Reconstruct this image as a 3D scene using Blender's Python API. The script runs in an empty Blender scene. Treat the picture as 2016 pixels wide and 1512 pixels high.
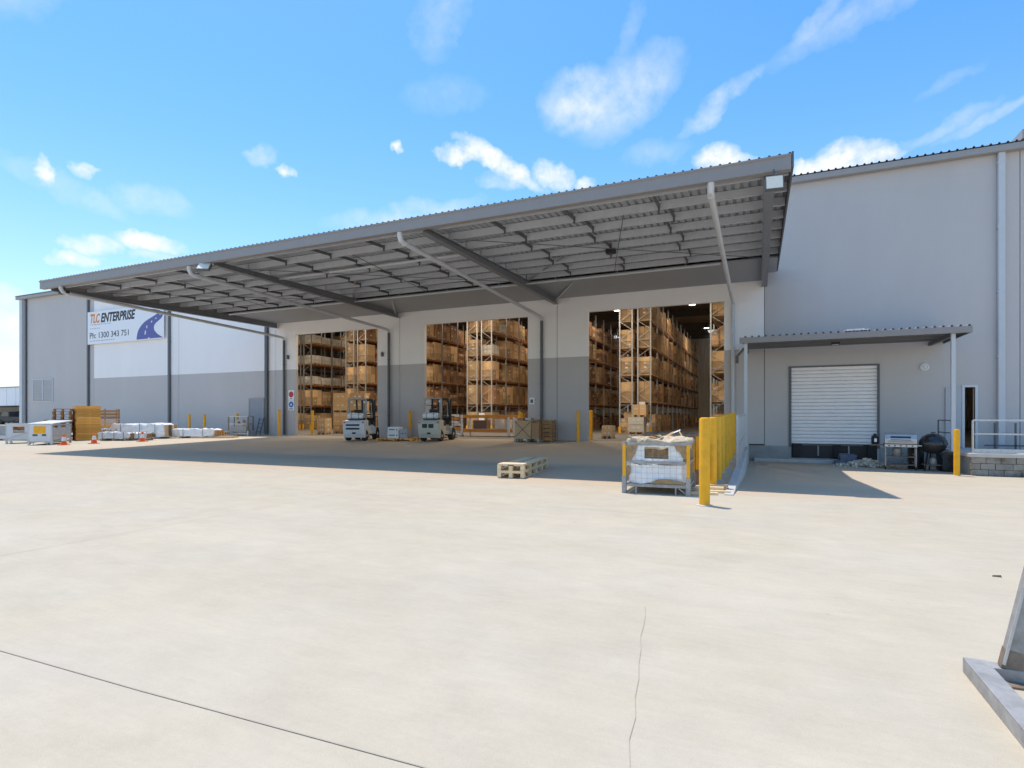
import bpy, math, random
from mathutils import Vector, Matrix
R = math.radians
random.seed(7)
SC = bpy.context.scene
COL = SC.collection

# ------------------------------------------------------------------ camera
YAW = 0.417105
cam_data = bpy.data.cameras.new('camera')
cam_data.sensor_width = 36.0
cam_data.lens = 36.0 * 1103.576 / 2016.0
cam_data.shift_y = 63.36 / 2016.0
cam_data.clip_start = 0.05
cam_data.clip_end = 3000.0
cam = bpy.data.objects.new('camera', cam_data)
cam.location = (0, 0, 1.2)
cam.rotation_euler = (R(90), 0, YAW)
COL.objects.link(cam)
SC.camera = cam
SC.render.engine = 'CYCLES'
SC.cycles.max_bounces = 7
SC.cycles.diffuse_bounces = 4
SC.cycles.glossy_bounces = 2
SC.cycles.use_light_tree = True
SC.cycles.sample_clamp_indirect = 6.0
SC.view_settings.view_transform = 'Standard'
SC.view_settings.look = 'None'
SC.view_settings.gamma = 1.0
SC.view_settings.use_curve_mapping = False
SC.view_settings.exposure = 0.95

# ------------------------------------------------------------------ sky and sun
SUN_TO = Vector((-1.7, 1.0, 7.0)).normalized()
SUN_EL = math.asin(SUN_TO.z)
SUN_ROT = math.atan2(SUN_TO.x, SUN_TO.y)
world = bpy.data.worlds.new('World')
SC.world = world
world.use_nodes = True
world.cycles.sampling_method = 'MANUAL'
world.cycles.sample_map_resolution = 128
nt = world.node_tree
N, L = nt.nodes, nt.links
N.clear()
w_out = N.new('ShaderNodeOutputWorld')
w_bg = N.new('ShaderNodeBackground')
w_bg.inputs['Strength'].default_value = 0.15
L.new(w_bg.outputs[0], w_out.inputs[0])
sky = N.new('ShaderNodeTexSky')
sky.sky_type = 'NISHITA'
sky.sun_disc = False
sky.sun_elevation = SUN_EL
sky.sun_rotation = SUN_ROT
sky.altitude = 0
sky.air_density = 1.0
sky.dust_density = 0.6
sky.ozone_density = 3.0


def wm(op, a, b=None, c=None, clamp=False):
    n = N.new('ShaderNodeMath')
    n.operation = op
    n.use_clamp = clamp
    for i, v in enumerate((a, b, c)):
        if v is None:
            continue
        if isinstance(v, (int, float)):
            n.inputs[i].default_value = v
        else:
            L.new(v, n.inputs[i])
    return n.outputs[0]


tc = N.new('ShaderNodeTexCoord')
sep = N.new('ShaderNodeSeparateXYZ')
L.new(tc.outputs['Generated'], sep.inputs[0])
w_az = wm('ARCTAN2', sep.outputs[0], sep.outputs[1])
w_el = wm('ARCSINE', sep.outputs[2])
nz = N.new('ShaderNodeTexNoise')
nz.inputs['Scale'].default_value = 13.0
nz.inputs['Detail'].default_value = 4.0
nz.inputs['Roughness'].default_value = 0.62
L.new(tc.outputs['Generated'], nz.inputs['Vector'])
nsep = N.new('ShaderNodeSeparateXYZ')
L.new(nz.outputs['Color'], nsep.inputs[0])
az_d = wm('MULTIPLY_ADD', nsep.outputs[0], 0.085, -0.0425)
el_d = wm('MULTIPLY_ADD', nsep.outputs[1], 0.060, -0.030)
w_azd = wm('ADD', w_az, az_d)
w_eld = wm('ADD', w_el, el_d)
# clouds: azimuth, elevation, half sizes (radians), tilt, density
CLOUDS = [(-1.119, .323, .0074, .0137, -20, .95), (-1.073, .337, .0112, .0083, 0, .75), (-.837, .399, .0170, .0100, -20, .3),
 (-.808, .382, .0124, .0065, 0, .8), (-.622, .438, .0098, .008, 0, .95), (-1.064, .237, .0262, .0096, 0, .85),
 (-1.078, .216, .0189, .0082, 0, .8), (-.997, .25, .033, .0114, 0, .95), (-.988, .23, .0257, .0065, 0, .4),
 (-.506, .438, .0300, .0100, 5, 1), (-.438, .421, .064, .0130, 28, 1), (-.347, .405, .0300, .0160, 25, .95),
 (-.424, .394, .0362, .0116, 0, .4), (-.289, .387, .018, .0079, 0, .7), (-.285, .508, .0640, .0330, -8, .50),
 (-.215, .512, .0760, .0380, -25, .38), (-.06, .481, .0580, .0130, -27, .34), (-.028, .492, .0320, .0100, -30, .32),
 (-.167, .428, .0425, .0145, 0, .18), (.136, .547, .100, .0150, -14, .22), (.080, .552, .046, .0120, -38, .25),
 (.295, .39, .0571, .007, -18, .28), (.235, .386, .0515, .0084, -18, .22), (.117, .373, .0480, .018, -4, 1),
 (.162, .369, .0228, .0119, 0, 1), (.068, .37, .0269, .0125, -10, 1), (-.064, .407, .0265, .0129, 10, .9),
 (-.044, .397, .0354, .0072, 0, .7), (-.542, .623, .0535, .0257, -60, .2), (-.533, .515, .0536, .0204, 0, .12),
 (-.21, .593, .0120, .0300, 20, .14), (-1.142, .121, .0457, .02, 0, .6), (-1.147, .067, .0402, .0269, 0, .6),
 (-.603, .338, .105, .0159, -10, .35), (.246, .44, .0338, .006, -10, .1), (-.975, .208, .0783, .0103, -8, .4),
 (-1.147, .147, .0302, .0132, 0, .5), (-.988, .31, .0385, .0173, 0, .25), (-1.089, .308, .0666, .0129, 20, .22)]
# larger clouds added round the unseen sky to whiten the fill light
crnd = random.Random(21)
for k in range(9):
    a_ = crnd.uniform(0.55, 2 * math.pi - 1.35)
    a_ = (a_ + math.pi) % (2 * math.pi) - math.pi
    s_ = crnd.uniform(.14, .3)
    CLOUDS.append((a_, crnd.uniform(.15, .75), s_, s_ * crnd.uniform(.2, .5), crnd.uniform(-30, 30), crnd.uniform(.4, 1)))
cmb = N.new('ShaderNodeCombineXYZ')
L.new(w_azd, cmb.inputs[0])
L.new(w_eld, cmb.inputs[1])
w_vec = cmb.outputs[0]
acc = None
for (ca, ce, ra, re_, rot, st) in CLOUDS:
    mp_ = N.new('ShaderNodeMapping')
    mp_.vector_type = 'TEXTURE'
    mp_.inputs['Location'].default_value = (ca, ce, 0)
    mp_.inputs['Rotation'].default_value = (0, 0, R(-rot))
    mp_.inputs['Scale'].default_value = (ra * 1.5, re_ * 1.5, 1)
    L.new(w_vec, mp_.inputs[0])
    dt = N.new('ShaderNodeVectorMath')
    dt.operation = 'DOT_PRODUCT'
    L.new(mp_.outputs[0], dt.inputs[0])
    L.new(mp_.outputs[0], dt.inputs[1])
    m = wm('MULTIPLY_ADD', dt.outputs['Value'], -st, st)
    acc = m if acc is None else wm('MAXIMUM', acc, m)
nz2 = N.new('ShaderNodeTexNoise')
nz2.inputs['Scale'].default_value = 30.0
nz2.inputs['Detail'].default_value = 4.0
nz2.inputs['Roughness'].default_value = 0.6
L.new(tc.outputs['Generated'], nz2.inputs['Vector'])
acc = wm('MAXIMUM', acc, 0.0)
dens = wm('MULTIPLY', acc, wm('MULTIPLY_ADD', nz2.outputs[0], 2.6, -0.35), clamp=True)
dens = wm('SMOOTH_MIN', dens, 0.97, 0.1)
# thin veil that whitens towards the horizon
veil = wm('POWER', wm('SUBTRACT', 1.0, wm('MAXIMUM', sep.outputs[2], 0.0)), 5.0)
veil = wm('MULTIPLY', veil, 0.75, clamp=True)
tone = N.new('ShaderNodeHueSaturation')
tone.inputs['Saturation'].default_value = 1.3
tone.inputs['Value'].default_value = .95
L.new(sky.outputs[0], tone.inputs['Color'])
mx1 = N.new('ShaderNodeMixRGB')
L.new(veil, mx1.inputs[0])
tint = N.new('ShaderNodeMixRGB')
tint.blend_type = 'MULTIPLY'
tint.inputs[0].default_value = 1
tint.inputs[2].default_value = (.82, .925, .87, 1)
L.new(tone.outputs[0], tint.inputs[1])
L.new(tint.outputs[0], mx1.inputs[1])
mx1.inputs[2].default_value = (3.55, 3.55, 3.7, 1)
mx2 = N.new('ShaderNodeMixRGB')
L.new(dens, mx2.inputs[0])
L.new(mx1.outputs[0], mx2.inputs[1])
mx2.inputs[2].default_value = (3.7, 3.75, 3.85, 1)
L.new(mx2.outputs[0], w_bg.inputs['Color'])

sun_d = bpy.data.lights.new('sun', 'SUN')
sun_d.energy = 2.05
sun_d.angle = R(0.5)
sun_d.color = (1.0, 0.915, 0.83)
sun = bpy.data.objects.new('sun', sun_d)
sun.rotation_euler = (-SUN_TO).to_track_quat('-Z', 'Y').to_euler()
sun.location = (0, 0, 60)
COL.objects.link(sun)

# ------------------------------------------------------------------ materials
MATS = {}


def mat(name, col, rough=0.6, metal=0.0, var=0.0, scale=6.0, bump=0.0, bscale=40.0, island=0.0, stretch=(1, 1, 1),
        world_space=False, spec=0.5, dirt=None, dscale=0.6, damt=0.0, trans=0.0):
    if name in MATS:
        return MATS[name]
    m = bpy.data.materials.new(name)
    m.use_nodes = True
    t = m.node_tree
    n, l = t.nodes, t.links
    b = n['Principled BSDF']
    b.inputs['Base Color'].default_value = (*col, 1)
    b.inputs['Roughness'].default_value = rough
    b.inputs['Metallic'].default_value = metal
    b.inputs['Specular IOR Level'].default_value = spec
    src = None
    if var or bump or damt:
        if world_space:
            g = n.new('ShaderNodeNewGeometry')
            vec = g.outputs['Position']
        else:
            g = n.new('ShaderNodeTexCoord')
            vec = g.outputs['Object']
        mp = n.new('ShaderNodeMapping')
        mp.inputs['Scale'].default_value = stretch
        l.new(vec, mp.inputs[0])
        vec = mp.outputs[0]
    cur = None
    if var:
        t1 = n.new('ShaderNodeTexNoise')
        t1.inputs['Scale'].default_value = scale
        t1.inputs['Detail'].default_value = 6
        t1.inputs['Roughness'].default_value = 0.65
        l.new(vec, t1.inputs['Vector'])
        r = n.new('ShaderNodeMapRange')
        r.inputs['From Min'].default_value = 0.3
        r.inputs['From Max'].default_value = 0.7
        r.inputs['To Min'].default_value = 1 - var
        r.inputs['To Max'].default_value = 1 + var
        l.new(t1.outputs[0], r.inputs[0])
        mm = n.new('ShaderNodeVectorMath')
        mm.operation = 'SCALE'
        mm.inputs[0].default_value = col
        l.new(r.outputs[0], mm.inputs['Scale'])
        cur = mm.outputs[0]
    if island:
        g2 = n.new('ShaderNodeNewGeometry')
        r = n.new('ShaderNodeMapRange')
        r.inputs['To Min'].default_value = 1 - island
        r.inputs['To Max'].default_value = 1 + island
        l.new(g2.outputs['Random Per Island'], r.inputs[0])
        oi = n.new('ShaderNodeObjectInfo')
        r2 = n.new('ShaderNodeMapRange')
        r2.inputs['To Min'].default_value = 1 - island * .6
        r2.inputs['To Max'].default_value = 1 + island * .6
        l.new(oi.outputs['Random'], r2.inputs[0])
        pm = n.new('ShaderNodeMath')
        pm.operation = 'MULTIPLY'
        l.new(r.outputs[0], pm.inputs[0])
        l.new(r2.outputs[0], pm.inputs[1])
        mm = n.new('ShaderNodeVectorMath')
        mm.operation = 'SCALE'
        if cur is None:
            mm.inputs[0].default_value = col
        else:
            l.new(cur, mm.inputs[0])
        l.new(pm.outputs[0], mm.inputs['Scale'])
        cur = mm.outputs[0]
    if damt:
        t2 = n.new('ShaderNodeTexNoise')
        t2.inputs['Scale'].default_value = dscale
        t2.inputs['Detail'].default_value = 8
        t2.inputs['Roughness'].default_value = 0.7
        l.new(vec, t2.inputs['Vector'])
        r = n.new('ShaderNodeMapRange')
        r.inputs['From Min'].default_value = 0.48
        r.inputs['From Max'].default_value = 0.68
        r.inputs['To Max'].default_value = damt
        l.new(t2.outputs[0], r.inputs[0])
        mx = n.new('ShaderNodeMixRGB')
        l.new(r.outputs[0], mx.inputs[0])
        if cur is None:
            mx.inputs[1].default_value = (*col, 1)
        else:
            l.new(cur, mx.inputs[1])
        mx.inputs[2].default_value = (*(dirt or (0.1, 0.08, 0.06)), 1)
        cur = mx.outputs[0]
    if cur is not None:
        l.new(cur, b.inputs['Base Color'])
    if bump:
        t3 = n.new('ShaderNodeTexNoise')
        t3.inputs['Scale'].default_value = bscale
        t3.inputs['Detail'].default_value = 4
        l.new(vec, t3.inputs['Vector'])
        bp = n.new('ShaderNodeBump')
        bp.inputs['Strength'].default_value = bump
        bp.inputs['Distance'].default_value = 0.02
        l.new(t3.outputs[0], bp.inputs['Height'])
        l.new(bp.outputs[0], b.inputs['Normal'])
    if trans:
        tr = n.new('ShaderNodeBsdfTranslucent')
        tr.inputs[0].default_value = (.92, .9, .84, 1)
        ms = n.new('ShaderNodeMixShader')
        ms.inputs[0].default_value = trans
        l.new(b.outputs[0], ms.inputs[1])
        l.new(tr.outputs[0], ms.inputs[2])
        l.new(ms.outputs[0], n['Material Output'].inputs[0])
    MATS[name] = m
    return m


def ground_mat():
    m = bpy.data.materials.new('yard_concrete')
    m.use_nodes = True
    t = m.node_tree
    n, l = t.nodes, t.links
    b = n['Principled BSDF']
    b.inputs['Roughness'].default_value = 0.85
    b.inputs['Specular IOR Level'].default_value = 0.25
    g = n.new('ShaderNodeNewGeometry')

    def noise(scale, detail, stretch=(1, 1, 1), rough=.6):
        mp = n.new('ShaderNodeMapping')
        mp.inputs['Scale'].default_value = stretch
        l.new(g.outputs['Position'], mp.inputs[0])
        t_ = n.new('ShaderNodeTexNoise')
        t_.inputs['Scale'].default_value = scale
        t_.inputs['Detail'].default_value = detail
        t_.inputs['Roughness'].default_value = rough
        l.new(mp.outputs[0], t_.inputs['Vector'])
        return t_.outputs[0]

    def rng(x, a, b_, c, d):
        r = n.new('ShaderNodeMapRange')
        r.inputs[1].default_value = a
        r.inputs[2].default_value = b_
        r.inputs[3].default_value = c
        r.inputs[4].default_value = d
        l.new(x, r.inputs[0])
        return r.outputs[0]

    def mul(a, b_):
        q = n.new('ShaderNodeMath')
        q.operation = 'MULTIPLY'
        l.new(a, q.inputs[0])
        l.new(b_, q.inputs[1])
        return q.outputs[0]
    big = rng(noise(0.35, 4), .3, .7, .965, 1.03)
    mid = rng(noise(2.4, 6, (1, 1.6, 1)), .3, .7, .95, 1.045)
    broom = rng(noise(9, 4, (.35, 3.0, 1)), .3, .7, .975, 1.02)
    fine = mul(rng(noise(160, 3), .25, .75, .90, 1.09), rng(noise(38, 4, (1, 1, 1), .7), .3, .7, .965, 1.03))
    sweep = rng(noise(.9, 5, (.12, 1.6, 1)), .35, .7, .965, 1.02)
    blot = rng(noise(1.1, 8, (1, 1, 1), .75), .52, .72, 1.0, .93)
    v = mul(mul(mul(big, mid), mul(broom, fine)), mul(sweep, blot))
    warm = n.new('ShaderNodeMixRGB')
    l.new(rng(noise(.8, 5), .35, .65, 0, 1), warm.inputs[0])
    warm.inputs[1].default_value = (.530, .462, .345, 1)
    warm.inputs[2].default_value = (.528, .468, .368, 1)
    sc = n.new('ShaderNodeVectorMath')
    sc.operation = 'SCALE'
    l.new(warm.outputs[0], sc.inputs[0])
    l.new(v, sc.inputs['Scale'])
    # shade colour painted into the slab: warm tint where the canopy shadow falls
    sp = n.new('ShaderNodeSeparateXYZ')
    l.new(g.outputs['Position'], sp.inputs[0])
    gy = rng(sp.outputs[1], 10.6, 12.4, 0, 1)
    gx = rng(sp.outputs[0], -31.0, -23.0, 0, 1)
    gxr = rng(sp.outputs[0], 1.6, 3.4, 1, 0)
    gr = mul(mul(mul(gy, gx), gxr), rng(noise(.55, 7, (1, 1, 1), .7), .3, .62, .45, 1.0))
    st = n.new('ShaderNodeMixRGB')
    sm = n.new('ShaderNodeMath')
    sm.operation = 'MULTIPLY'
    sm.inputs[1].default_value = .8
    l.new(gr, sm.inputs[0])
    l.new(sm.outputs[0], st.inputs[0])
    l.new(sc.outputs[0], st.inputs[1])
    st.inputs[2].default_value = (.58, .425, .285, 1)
    # small dark spots (oil, gum)
    vo = n.new('ShaderNodeTexVoronoi')
    vo.inputs['Scale'].default_value = .9
    l.new(g.outputs['Position'], vo.inputs['Vector'])
    spot = rng(vo.outputs['Distance'], .010, .022, .35, 0)
    s2 = n.new('ShaderNodeMixRGB')
    l.new(spot, s2.inputs[0])
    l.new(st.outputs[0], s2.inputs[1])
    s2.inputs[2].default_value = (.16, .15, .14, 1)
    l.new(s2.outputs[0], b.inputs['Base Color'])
    bp = n.new('ShaderNodeBump')
    bp.inputs['Strength'].default_value = .25
    bp.inputs['Distance'].default_value = .004
    l.new(noise(70, 5, (1, 1.4, 1)), bp.inputs['Height'])
    l.new(bp.outputs[0], b.inputs['Normal'])
    return m


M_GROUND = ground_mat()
M_LIGHT = mat('light_grey_paint', (.93, .89, .865), .75, var=.025, scale=1.0, world_space=True, stretch=(.5, 1, .14), spec=.3, bump=.1, bscale=30)
M_GREY = mat('mid_grey_paint', (.55, .515, .495), .75, var=.035, scale=1.0, world_space=True, stretch=(.5, 1, .14), spec=.3, bump=.1, bscale=30)
M_TRIM = mat('grey_flashing', (.36, .335, .32), .45, .1, var=.04, scale=3, world_space=True)
M_SHEET = mat('zincalume_sheet', (.41, .42, .45), .42, .35, var=.05, scale=3, world_space=True)
M_PURLIN = mat('galvanised_purlin', (.60, .62, .66), .5, .3, var=.06, scale=4, world_space=True)
M_STEEL = mat('dark_grey_steel', (.115, .12, .13), .5, .1, var=.08, scale=5, world_space=True)
M_PIPE = mat('pale_pipe', (.58, .59, .61), .45, var=.03, scale=3, world_space=True)
M_DPIPE = mat('dark_grey_pipe', (.11, .117, .13), .5, var=.04, scale=3, world_space=True)
M_GALV = mat('galvanised_steel', (.52, .53, .54), .42, .65, var=.14, scale=12, world_space=True)
M_YEL = mat('safety_yellow', (.95, .455, .015), .45, var=.07, scale=5, damt=.28, dirt=(.35, .2, .05), dscale=4, spec=.35, bump=.15, bscale=12)
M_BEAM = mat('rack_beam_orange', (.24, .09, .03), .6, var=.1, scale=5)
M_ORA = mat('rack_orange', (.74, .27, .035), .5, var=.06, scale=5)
M_ORACONE = mat('cone_orange', (.78, .13, .02), .55)
M_WHITE = mat('white_enamel', (.78, .78, .77), .4)
M_BLACK = mat('black_paint', (.018, .018, .02), .5)
M_RUBBER = mat('black_rubber', (.03, .028, .026), .85, var=.2, scale=8)
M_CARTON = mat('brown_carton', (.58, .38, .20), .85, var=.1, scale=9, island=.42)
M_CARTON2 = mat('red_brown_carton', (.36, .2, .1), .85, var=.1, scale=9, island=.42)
M_CARTONW = mat('white_carton', (.62, .57, .5), .85, var=.07, scale=9, island=.2)
M_TAPE = mat('carton_tape', (.58, .43, .24), .5)
M_LABELP = mat('paper_label', (.72, .7, .66), .7)
M_WRAP = mat('stretch_wrap', (.66, .66, .65), .22, var=.06, scale=6, bump=.9, bscale=9, spec=.8)
M_FILM = mat('white_film', (.88, .88, .88), .3, var=.05, scale=5, bump=.9, bscale=7, spec=.7)
M_WOOD = mat('pallet_wood', (.52, .38, .235), .85, var=.12, scale=7, island=.16, stretch=(1, 1, 4))
M_PINE = mat('pale_pine', (.80, .62, .38), .8, var=.08, scale=8, island=.12)
M_OWOOD = mat('orange_stained_wood', (.74, .37, .08), .75, var=.16, scale=7, island=.34)
M_DWOOD = mat('brown_wood', (.40, .21, .08), .85, var=.14, scale=7, island=.25)
M_CREAM = mat('cream_machine_paint', (.55, .53, .45), .4, var=.04, scale=4)
M_MWHITE = mat('white_machine_paint', (.70, .71, .73), .38, var=.03, scale=4, damt=.12, dirt=(.3, .28, .25), dscale=2.2)
M_INWALL = mat('cream_wall_cladding', (.78, .73, .62), .6, var=.03, scale=1, world_space=True)
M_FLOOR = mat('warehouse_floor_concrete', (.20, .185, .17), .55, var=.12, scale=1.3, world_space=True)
M_SKYL = mat('translucent_sheet', (.6, .6, .56), .5, trans=.75)
M_DOCK = mat('dock_concrete', (.36, .35, .335), .85, var=.14, scale=2.2, world_space=True, bump=.4, bscale=25, damt=.35, dirt=(.17, .15, .13), dscale=1.4)
M_STONE = mat('stained_blockwork', (.34, .32, .285), .9, var=.2, scale=3, world_space=True, bump=.7, bscale=18, damt=.9, dirt=(.09, .075, .055), dscale=1.9, island=.2)
M_KERB = mat('pale_concrete', (.55, .53, .5), .85, var=.08, scale=4, world_space=True, bump=.4, bscale=30)
M_SHUT = mat('shutter_silver', (.93, .88, .86), .4, 0, var=.03, scale=3, world_space=True)
M_BLUE = mat('sign_blue', (.105, .12, .36), .5)
M_SBLACK = mat('sign_black', (.02, .02, .035), .5)
M_SORANGE = mat('sign_orange', (.78, .25, .02), .5)
M_SGREY = mat('sign_grey', (.10, .10, .115), .5)
M_SGREY2 = mat('sign_pale_grey', (.5, .5, .52), .5)
M_SIGNW = mat('sign_white', (.86, .87, .9), .5)
M_RED = mat('sign_red', (.6, .03, .02), .5)
M_SBLUE = mat('sign_bright_blue', (.03, .14, .5), .5)
M_STAINLESS = mat('stainless_steel', (.60, .58, .56), .45, .6, var=.05, scale=6)
M_JOINT = mat('joint_sealant', (.43, .38, .30), .9)
M_SEAL = mat('panel_joint_sealant', (.13, .135, .15), .9)
M_RUST = mat('rusty_steel', (.26, .2, .15), .8, .2, var=.3, scale=14, damt=.5, dirt=(.2, .09, .04), dscale=9)
M_AGED = mat('weathered_galvanised', (.40, .385, .37), .55, .3, var=.22, scale=9, damt=.35, dirt=(.16, .13, .10), dscale=6)
M_RUBBLE = mat('crushed_rubble', (.55, .5, .42), .95, island=.35)
mat('flattened_cardboard', (.40, .27, .14), .9, var=.25, scale=9, damt=.6, dirt=(.12, .07, .04), dscale=5, bump=.8, bscale=14)
M_GLASSD = mat('dark_glass', (.02, .02, .022), .1, spec=.8)
M_DCLUT = mat('faded_dark_metal', (.04, .04, .042), .6)
M_FLOOD = mat('floodlight_lens', (.80, .78, .68), .3)


# ------------------------------------------------------------------ builders
class MB:
    def __init__(self):
        self.v, self.f, self.m = [], [], []

    def quad(self, pts, mi=0):
        b = len(self.v)
        self.v += [tuple(p) for p in pts]
        self.f.append(tuple(range(b, b + len(pts))))
        self.m.append(mi)
        return self

    def hexa(self, c, mi=0):
        b = len(self.v)
        self.v += [tuple(p) for p in c]
        for f in ((0, 3, 2, 1), (4, 5, 6, 7), (0, 1, 5, 4), (1, 2, 6, 5), (2, 3, 7, 6), (3, 0, 4, 7)):
            self.f.append(tuple(b + i for i in f))
            self.m.append(mi)
        return self

    def box(self, x0, x1, y0, y1, z0, z1, mi=0):
        return self.hexa([(x0, y0, z0), (x1, y0, z0), (x1, y1, z0), (x0, y1, z0),
                          (x0, y0, z1), (x1, y0, z1), (x1, y1, z1), (x0, y1, z1)], mi)

    def bar(self, p, q, w, h=None, up=(0, 0, 1), mi=0):
        h = h or w
        p, q = Vector(p), Vector(q)
        d = (q - p).normalized()
        up = Vector(up)
        if abs(d.dot(up)) > .98:
            up = Vector((0, 1, 0)) if abs(d.y) < .9 else Vector((1, 0, 0))
        s = d.cross(up).normalized()
        u = s.cross(d).normalized()
        s, u = s * w / 2, u * h / 2
        return self.hexa([p - s - u, p + s - u, q + s - u, q - s - u, p - s + u, p + s + u, q + s + u, q - s + u], mi)

    def tube(self, pts, r, seg=10, mi=0, cap=True):
        pts = [Vector(p) for p in pts]
        rs = r if isinstance(r, (list, tuple)) else [r] * len(pts)
        base = len(self.v)
        prev = None
        for i, p in enumerate(pts):
            a = pts[max(i - 1, 0)]
            b = pts[min(i + 1, len(pts) - 1)]
            d = (b - a).normalized()
            if prev is None:
                up = Vector((0, 0, 1)) if abs(d.z) < .9 else Vector((1, 0, 0))
                s = d.cross(up).normalized()
            else:
                s = (prev - d * prev.dot(d)).normalized()
            prev = s
            u = d.cross(s).normalized()
            for k in range(seg):
                an = 2 * math.pi * k / seg
                self.v.append(tuple(p + (s * math.cos(an) + u * math.sin(an)) * rs[i]))
        for i in range(len(pts) - 1):
            for k in range(seg):
                k2 = (k + 1) % seg
                a = base + i * seg
                self.f.append((a + k, a + k2, a + seg + k2, a + seg + k))
                self.m.append(mi)
        if cap:
            self.f.append(tuple(base + k for k in reversed(range(seg))))
            self.m.append(mi)
            e = base + (len(pts) - 1) * seg
            self.f.append(tuple(e + k for k in range(seg)))
            self.m.append(mi)
        return self

    def prism(self, prof, x0, x1, axis='X', mi=0):
        """profile of 2D points (a, b) extruded between x0 and x1 along the axis"""
        n = len(prof)
        b = len(self.v)
        for t in (x0, x1):
            for (p, q) in prof:
                self.v.append({'X': (t, p, q), 'Y': (p, t, q), 'Z': (p, q, t)}[axis])
        for i in range(n):
            j = (i + 1) % n
            self.f.append((b + i, b + j, b + n + j, b + n + i))
            self.m.append(mi)
        self.f.append(tuple(b + i for i in reversed(range(n))))
        self.m.append(mi)
        self.f.append(tuple(b + n + i for i in range(n)))
        self.m.append(mi)
        return self

    def lathe(self, prof, c=(0, 0, 0), seg=20, mi=0, axis='Z'):
        b = len(self.v)
        for (r, z) in prof:
            for k in range(seg):
                a = 2 * math.pi * k / seg
                if axis == 'Z':
                    self.v.append((c[0] + r * math.cos(a), c[1] + r * math.sin(a), c[2] + z))
                elif axis == 'X':
                    self.v.append((c[0] + z, c[1] + r * math.cos(a), c[2] + r * math.sin(a)))
                else:
                    self.v.append((c[0] + r * math.cos(a), c[1] + z, c[2] + r * math.sin(a)))
        for i in range(len(prof) - 1):
            for k in range(seg):
                k2 = (k + 1) % seg
                self.f.append((b + i * seg + k, b + i * seg + k2, b + (i + 1) * seg + k2, b + (i + 1) * seg + k))
                self.m.append(mi)
        self.f.append(tuple(b + k for k in reversed(range(seg))))
        self.m.append(mi)
        e = b + (len(prof) - 1) * seg
        self.f.append(tuple(e + k for k in range(seg)))
        self.m.append(mi)
        return self

    def mesh(self, name, mats):
        me = bpy.data.meshes.new(name)
        me.from_pydata(self.v, [], self.f)
        if not isinstance(mats, (list, tuple)):
            mats = [mats]
        for m_ in mats:
            me.materials.append(m_)
        if any(self.m):
            me.polygons.foreach_set('material_index', self.m)
        me.update()
        return me

    def obj(self, name, mats, parent=None, smooth=False, bevel=0.0, fix=False):
        me = self.mesh(name, mats)
        if fix:
            import bmesh
            bm = bmesh.new()
            bm.from_mesh(me)
            bmesh.ops.recalc_face_normals(bm, faces=bm.faces)
            bm.to_mesh(me)
            bm.free()
        o = link(name, me, parent)
        if smooth:
            me.polygons.foreach_set('use_smooth', [True] * len(me.polygons))
            try:
                me.set_sharp_from_angle(angle=R(40))
            except Exception:
                pass
        if bevel:
            bv = o.modifiers.new('bevel', 'BEVEL')
            bv.width = bevel
            bv.segments = 2
            bv.limit_method = 'ANGLE'
        return o


def link(name, data, parent=None, loc=None):
    o = bpy.data.objects.new(name, data)
    COL.objects.link(o)
    if parent is not None:
        o.parent = parent
    if loc is not None:
        o.location = loc
    return o


def tag(o, label=None, cat=None, group=None, kind=None):
    if label:
        o['label'] = label
    if cat:
        o['category'] = cat
    if group:
        o['group'] = group
    if kind:
        o['kind'] = kind
    return o


def thing(name, label, cat, loc=(0, 0, 0), rz=0.0, group=None):
    o = link(name, None, None, loc)
    o.rotation_euler = (0, 0, rz)
    o.empty_display_size = .2
    return tag(o, label, cat, group)


def copy_tree(o, parent=None):
    c = o.copy()
    COL.objects.link(c)
    if parent is not None:
        c.parent = parent
    for ch in list(o.children):
        copy_tree(ch, c)
    return c


def place(o, loc, rz=0.0, label=None, group=None):
    o.location = loc
    o.rotation_euler = (0, 0, rz)
    if label:
        o['label'] = label
    if group:
        o['group'] = group
    return o


RX = -0.45                       # left edge of the dock ramp


def gz(x, y):
    if x > RX:
        return -.25 - .47 * max(0, min(1, (y - 11) / 9))
    return -.25 * max(0, min(1, (26.477 - y) / 14))


WY = 26.477                      # front face of the long wall
WTOP = 11.05

# ------------------------------------------------------------------ ground
mb = MB()
ys = [-400, -100, -30, -10, 0, 6, 9, 11, 12.477, 15, 18, 20, 23, 26.477, 60, 120, 700]
xs = [-900, -300, -120, -57, -40, -25, -12, -4, RX]
xr = [RX, 3, 8, 16, 40, 150, 900]


def grid(mb, xs, ys, side):
    for i in range(len(xs) - 1):
        for j in range(len(ys) - 1):
            def g(a, b):
                if side == 'r':
                    return gz(max(a, RX + .01), b)
                return gz(min(a, RX - .01), b)
            p = [(xs[i], ys[j]), (xs[i + 1], ys[j]), (xs[i + 1], ys[j + 1]), (xs[i], ys[j + 1])]
            mb.quad([(a, b, g(a, b)) for a, b in p])


grid(mb, xs, ys, 'l')
grid(mb, xr, ys, 'r')
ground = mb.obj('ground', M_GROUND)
tag(ground, kind='structure')


def strip(pts, w, zoff=.004):
    m = MB()
    for i in range(len(pts) - 1):
        a, b = Vector((*pts[i], 0)), Vector((*pts[i + 1], 0))
        d = (b - a).normalized()
        s = Vector((-d.y, d.x, 0)) * w / 2
        q = [a - s, b - s, b + s, a + s]
        m.quad([(p.x, p.y, gz(p.x, p.y) + zoff) for p in q])
    return m


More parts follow.
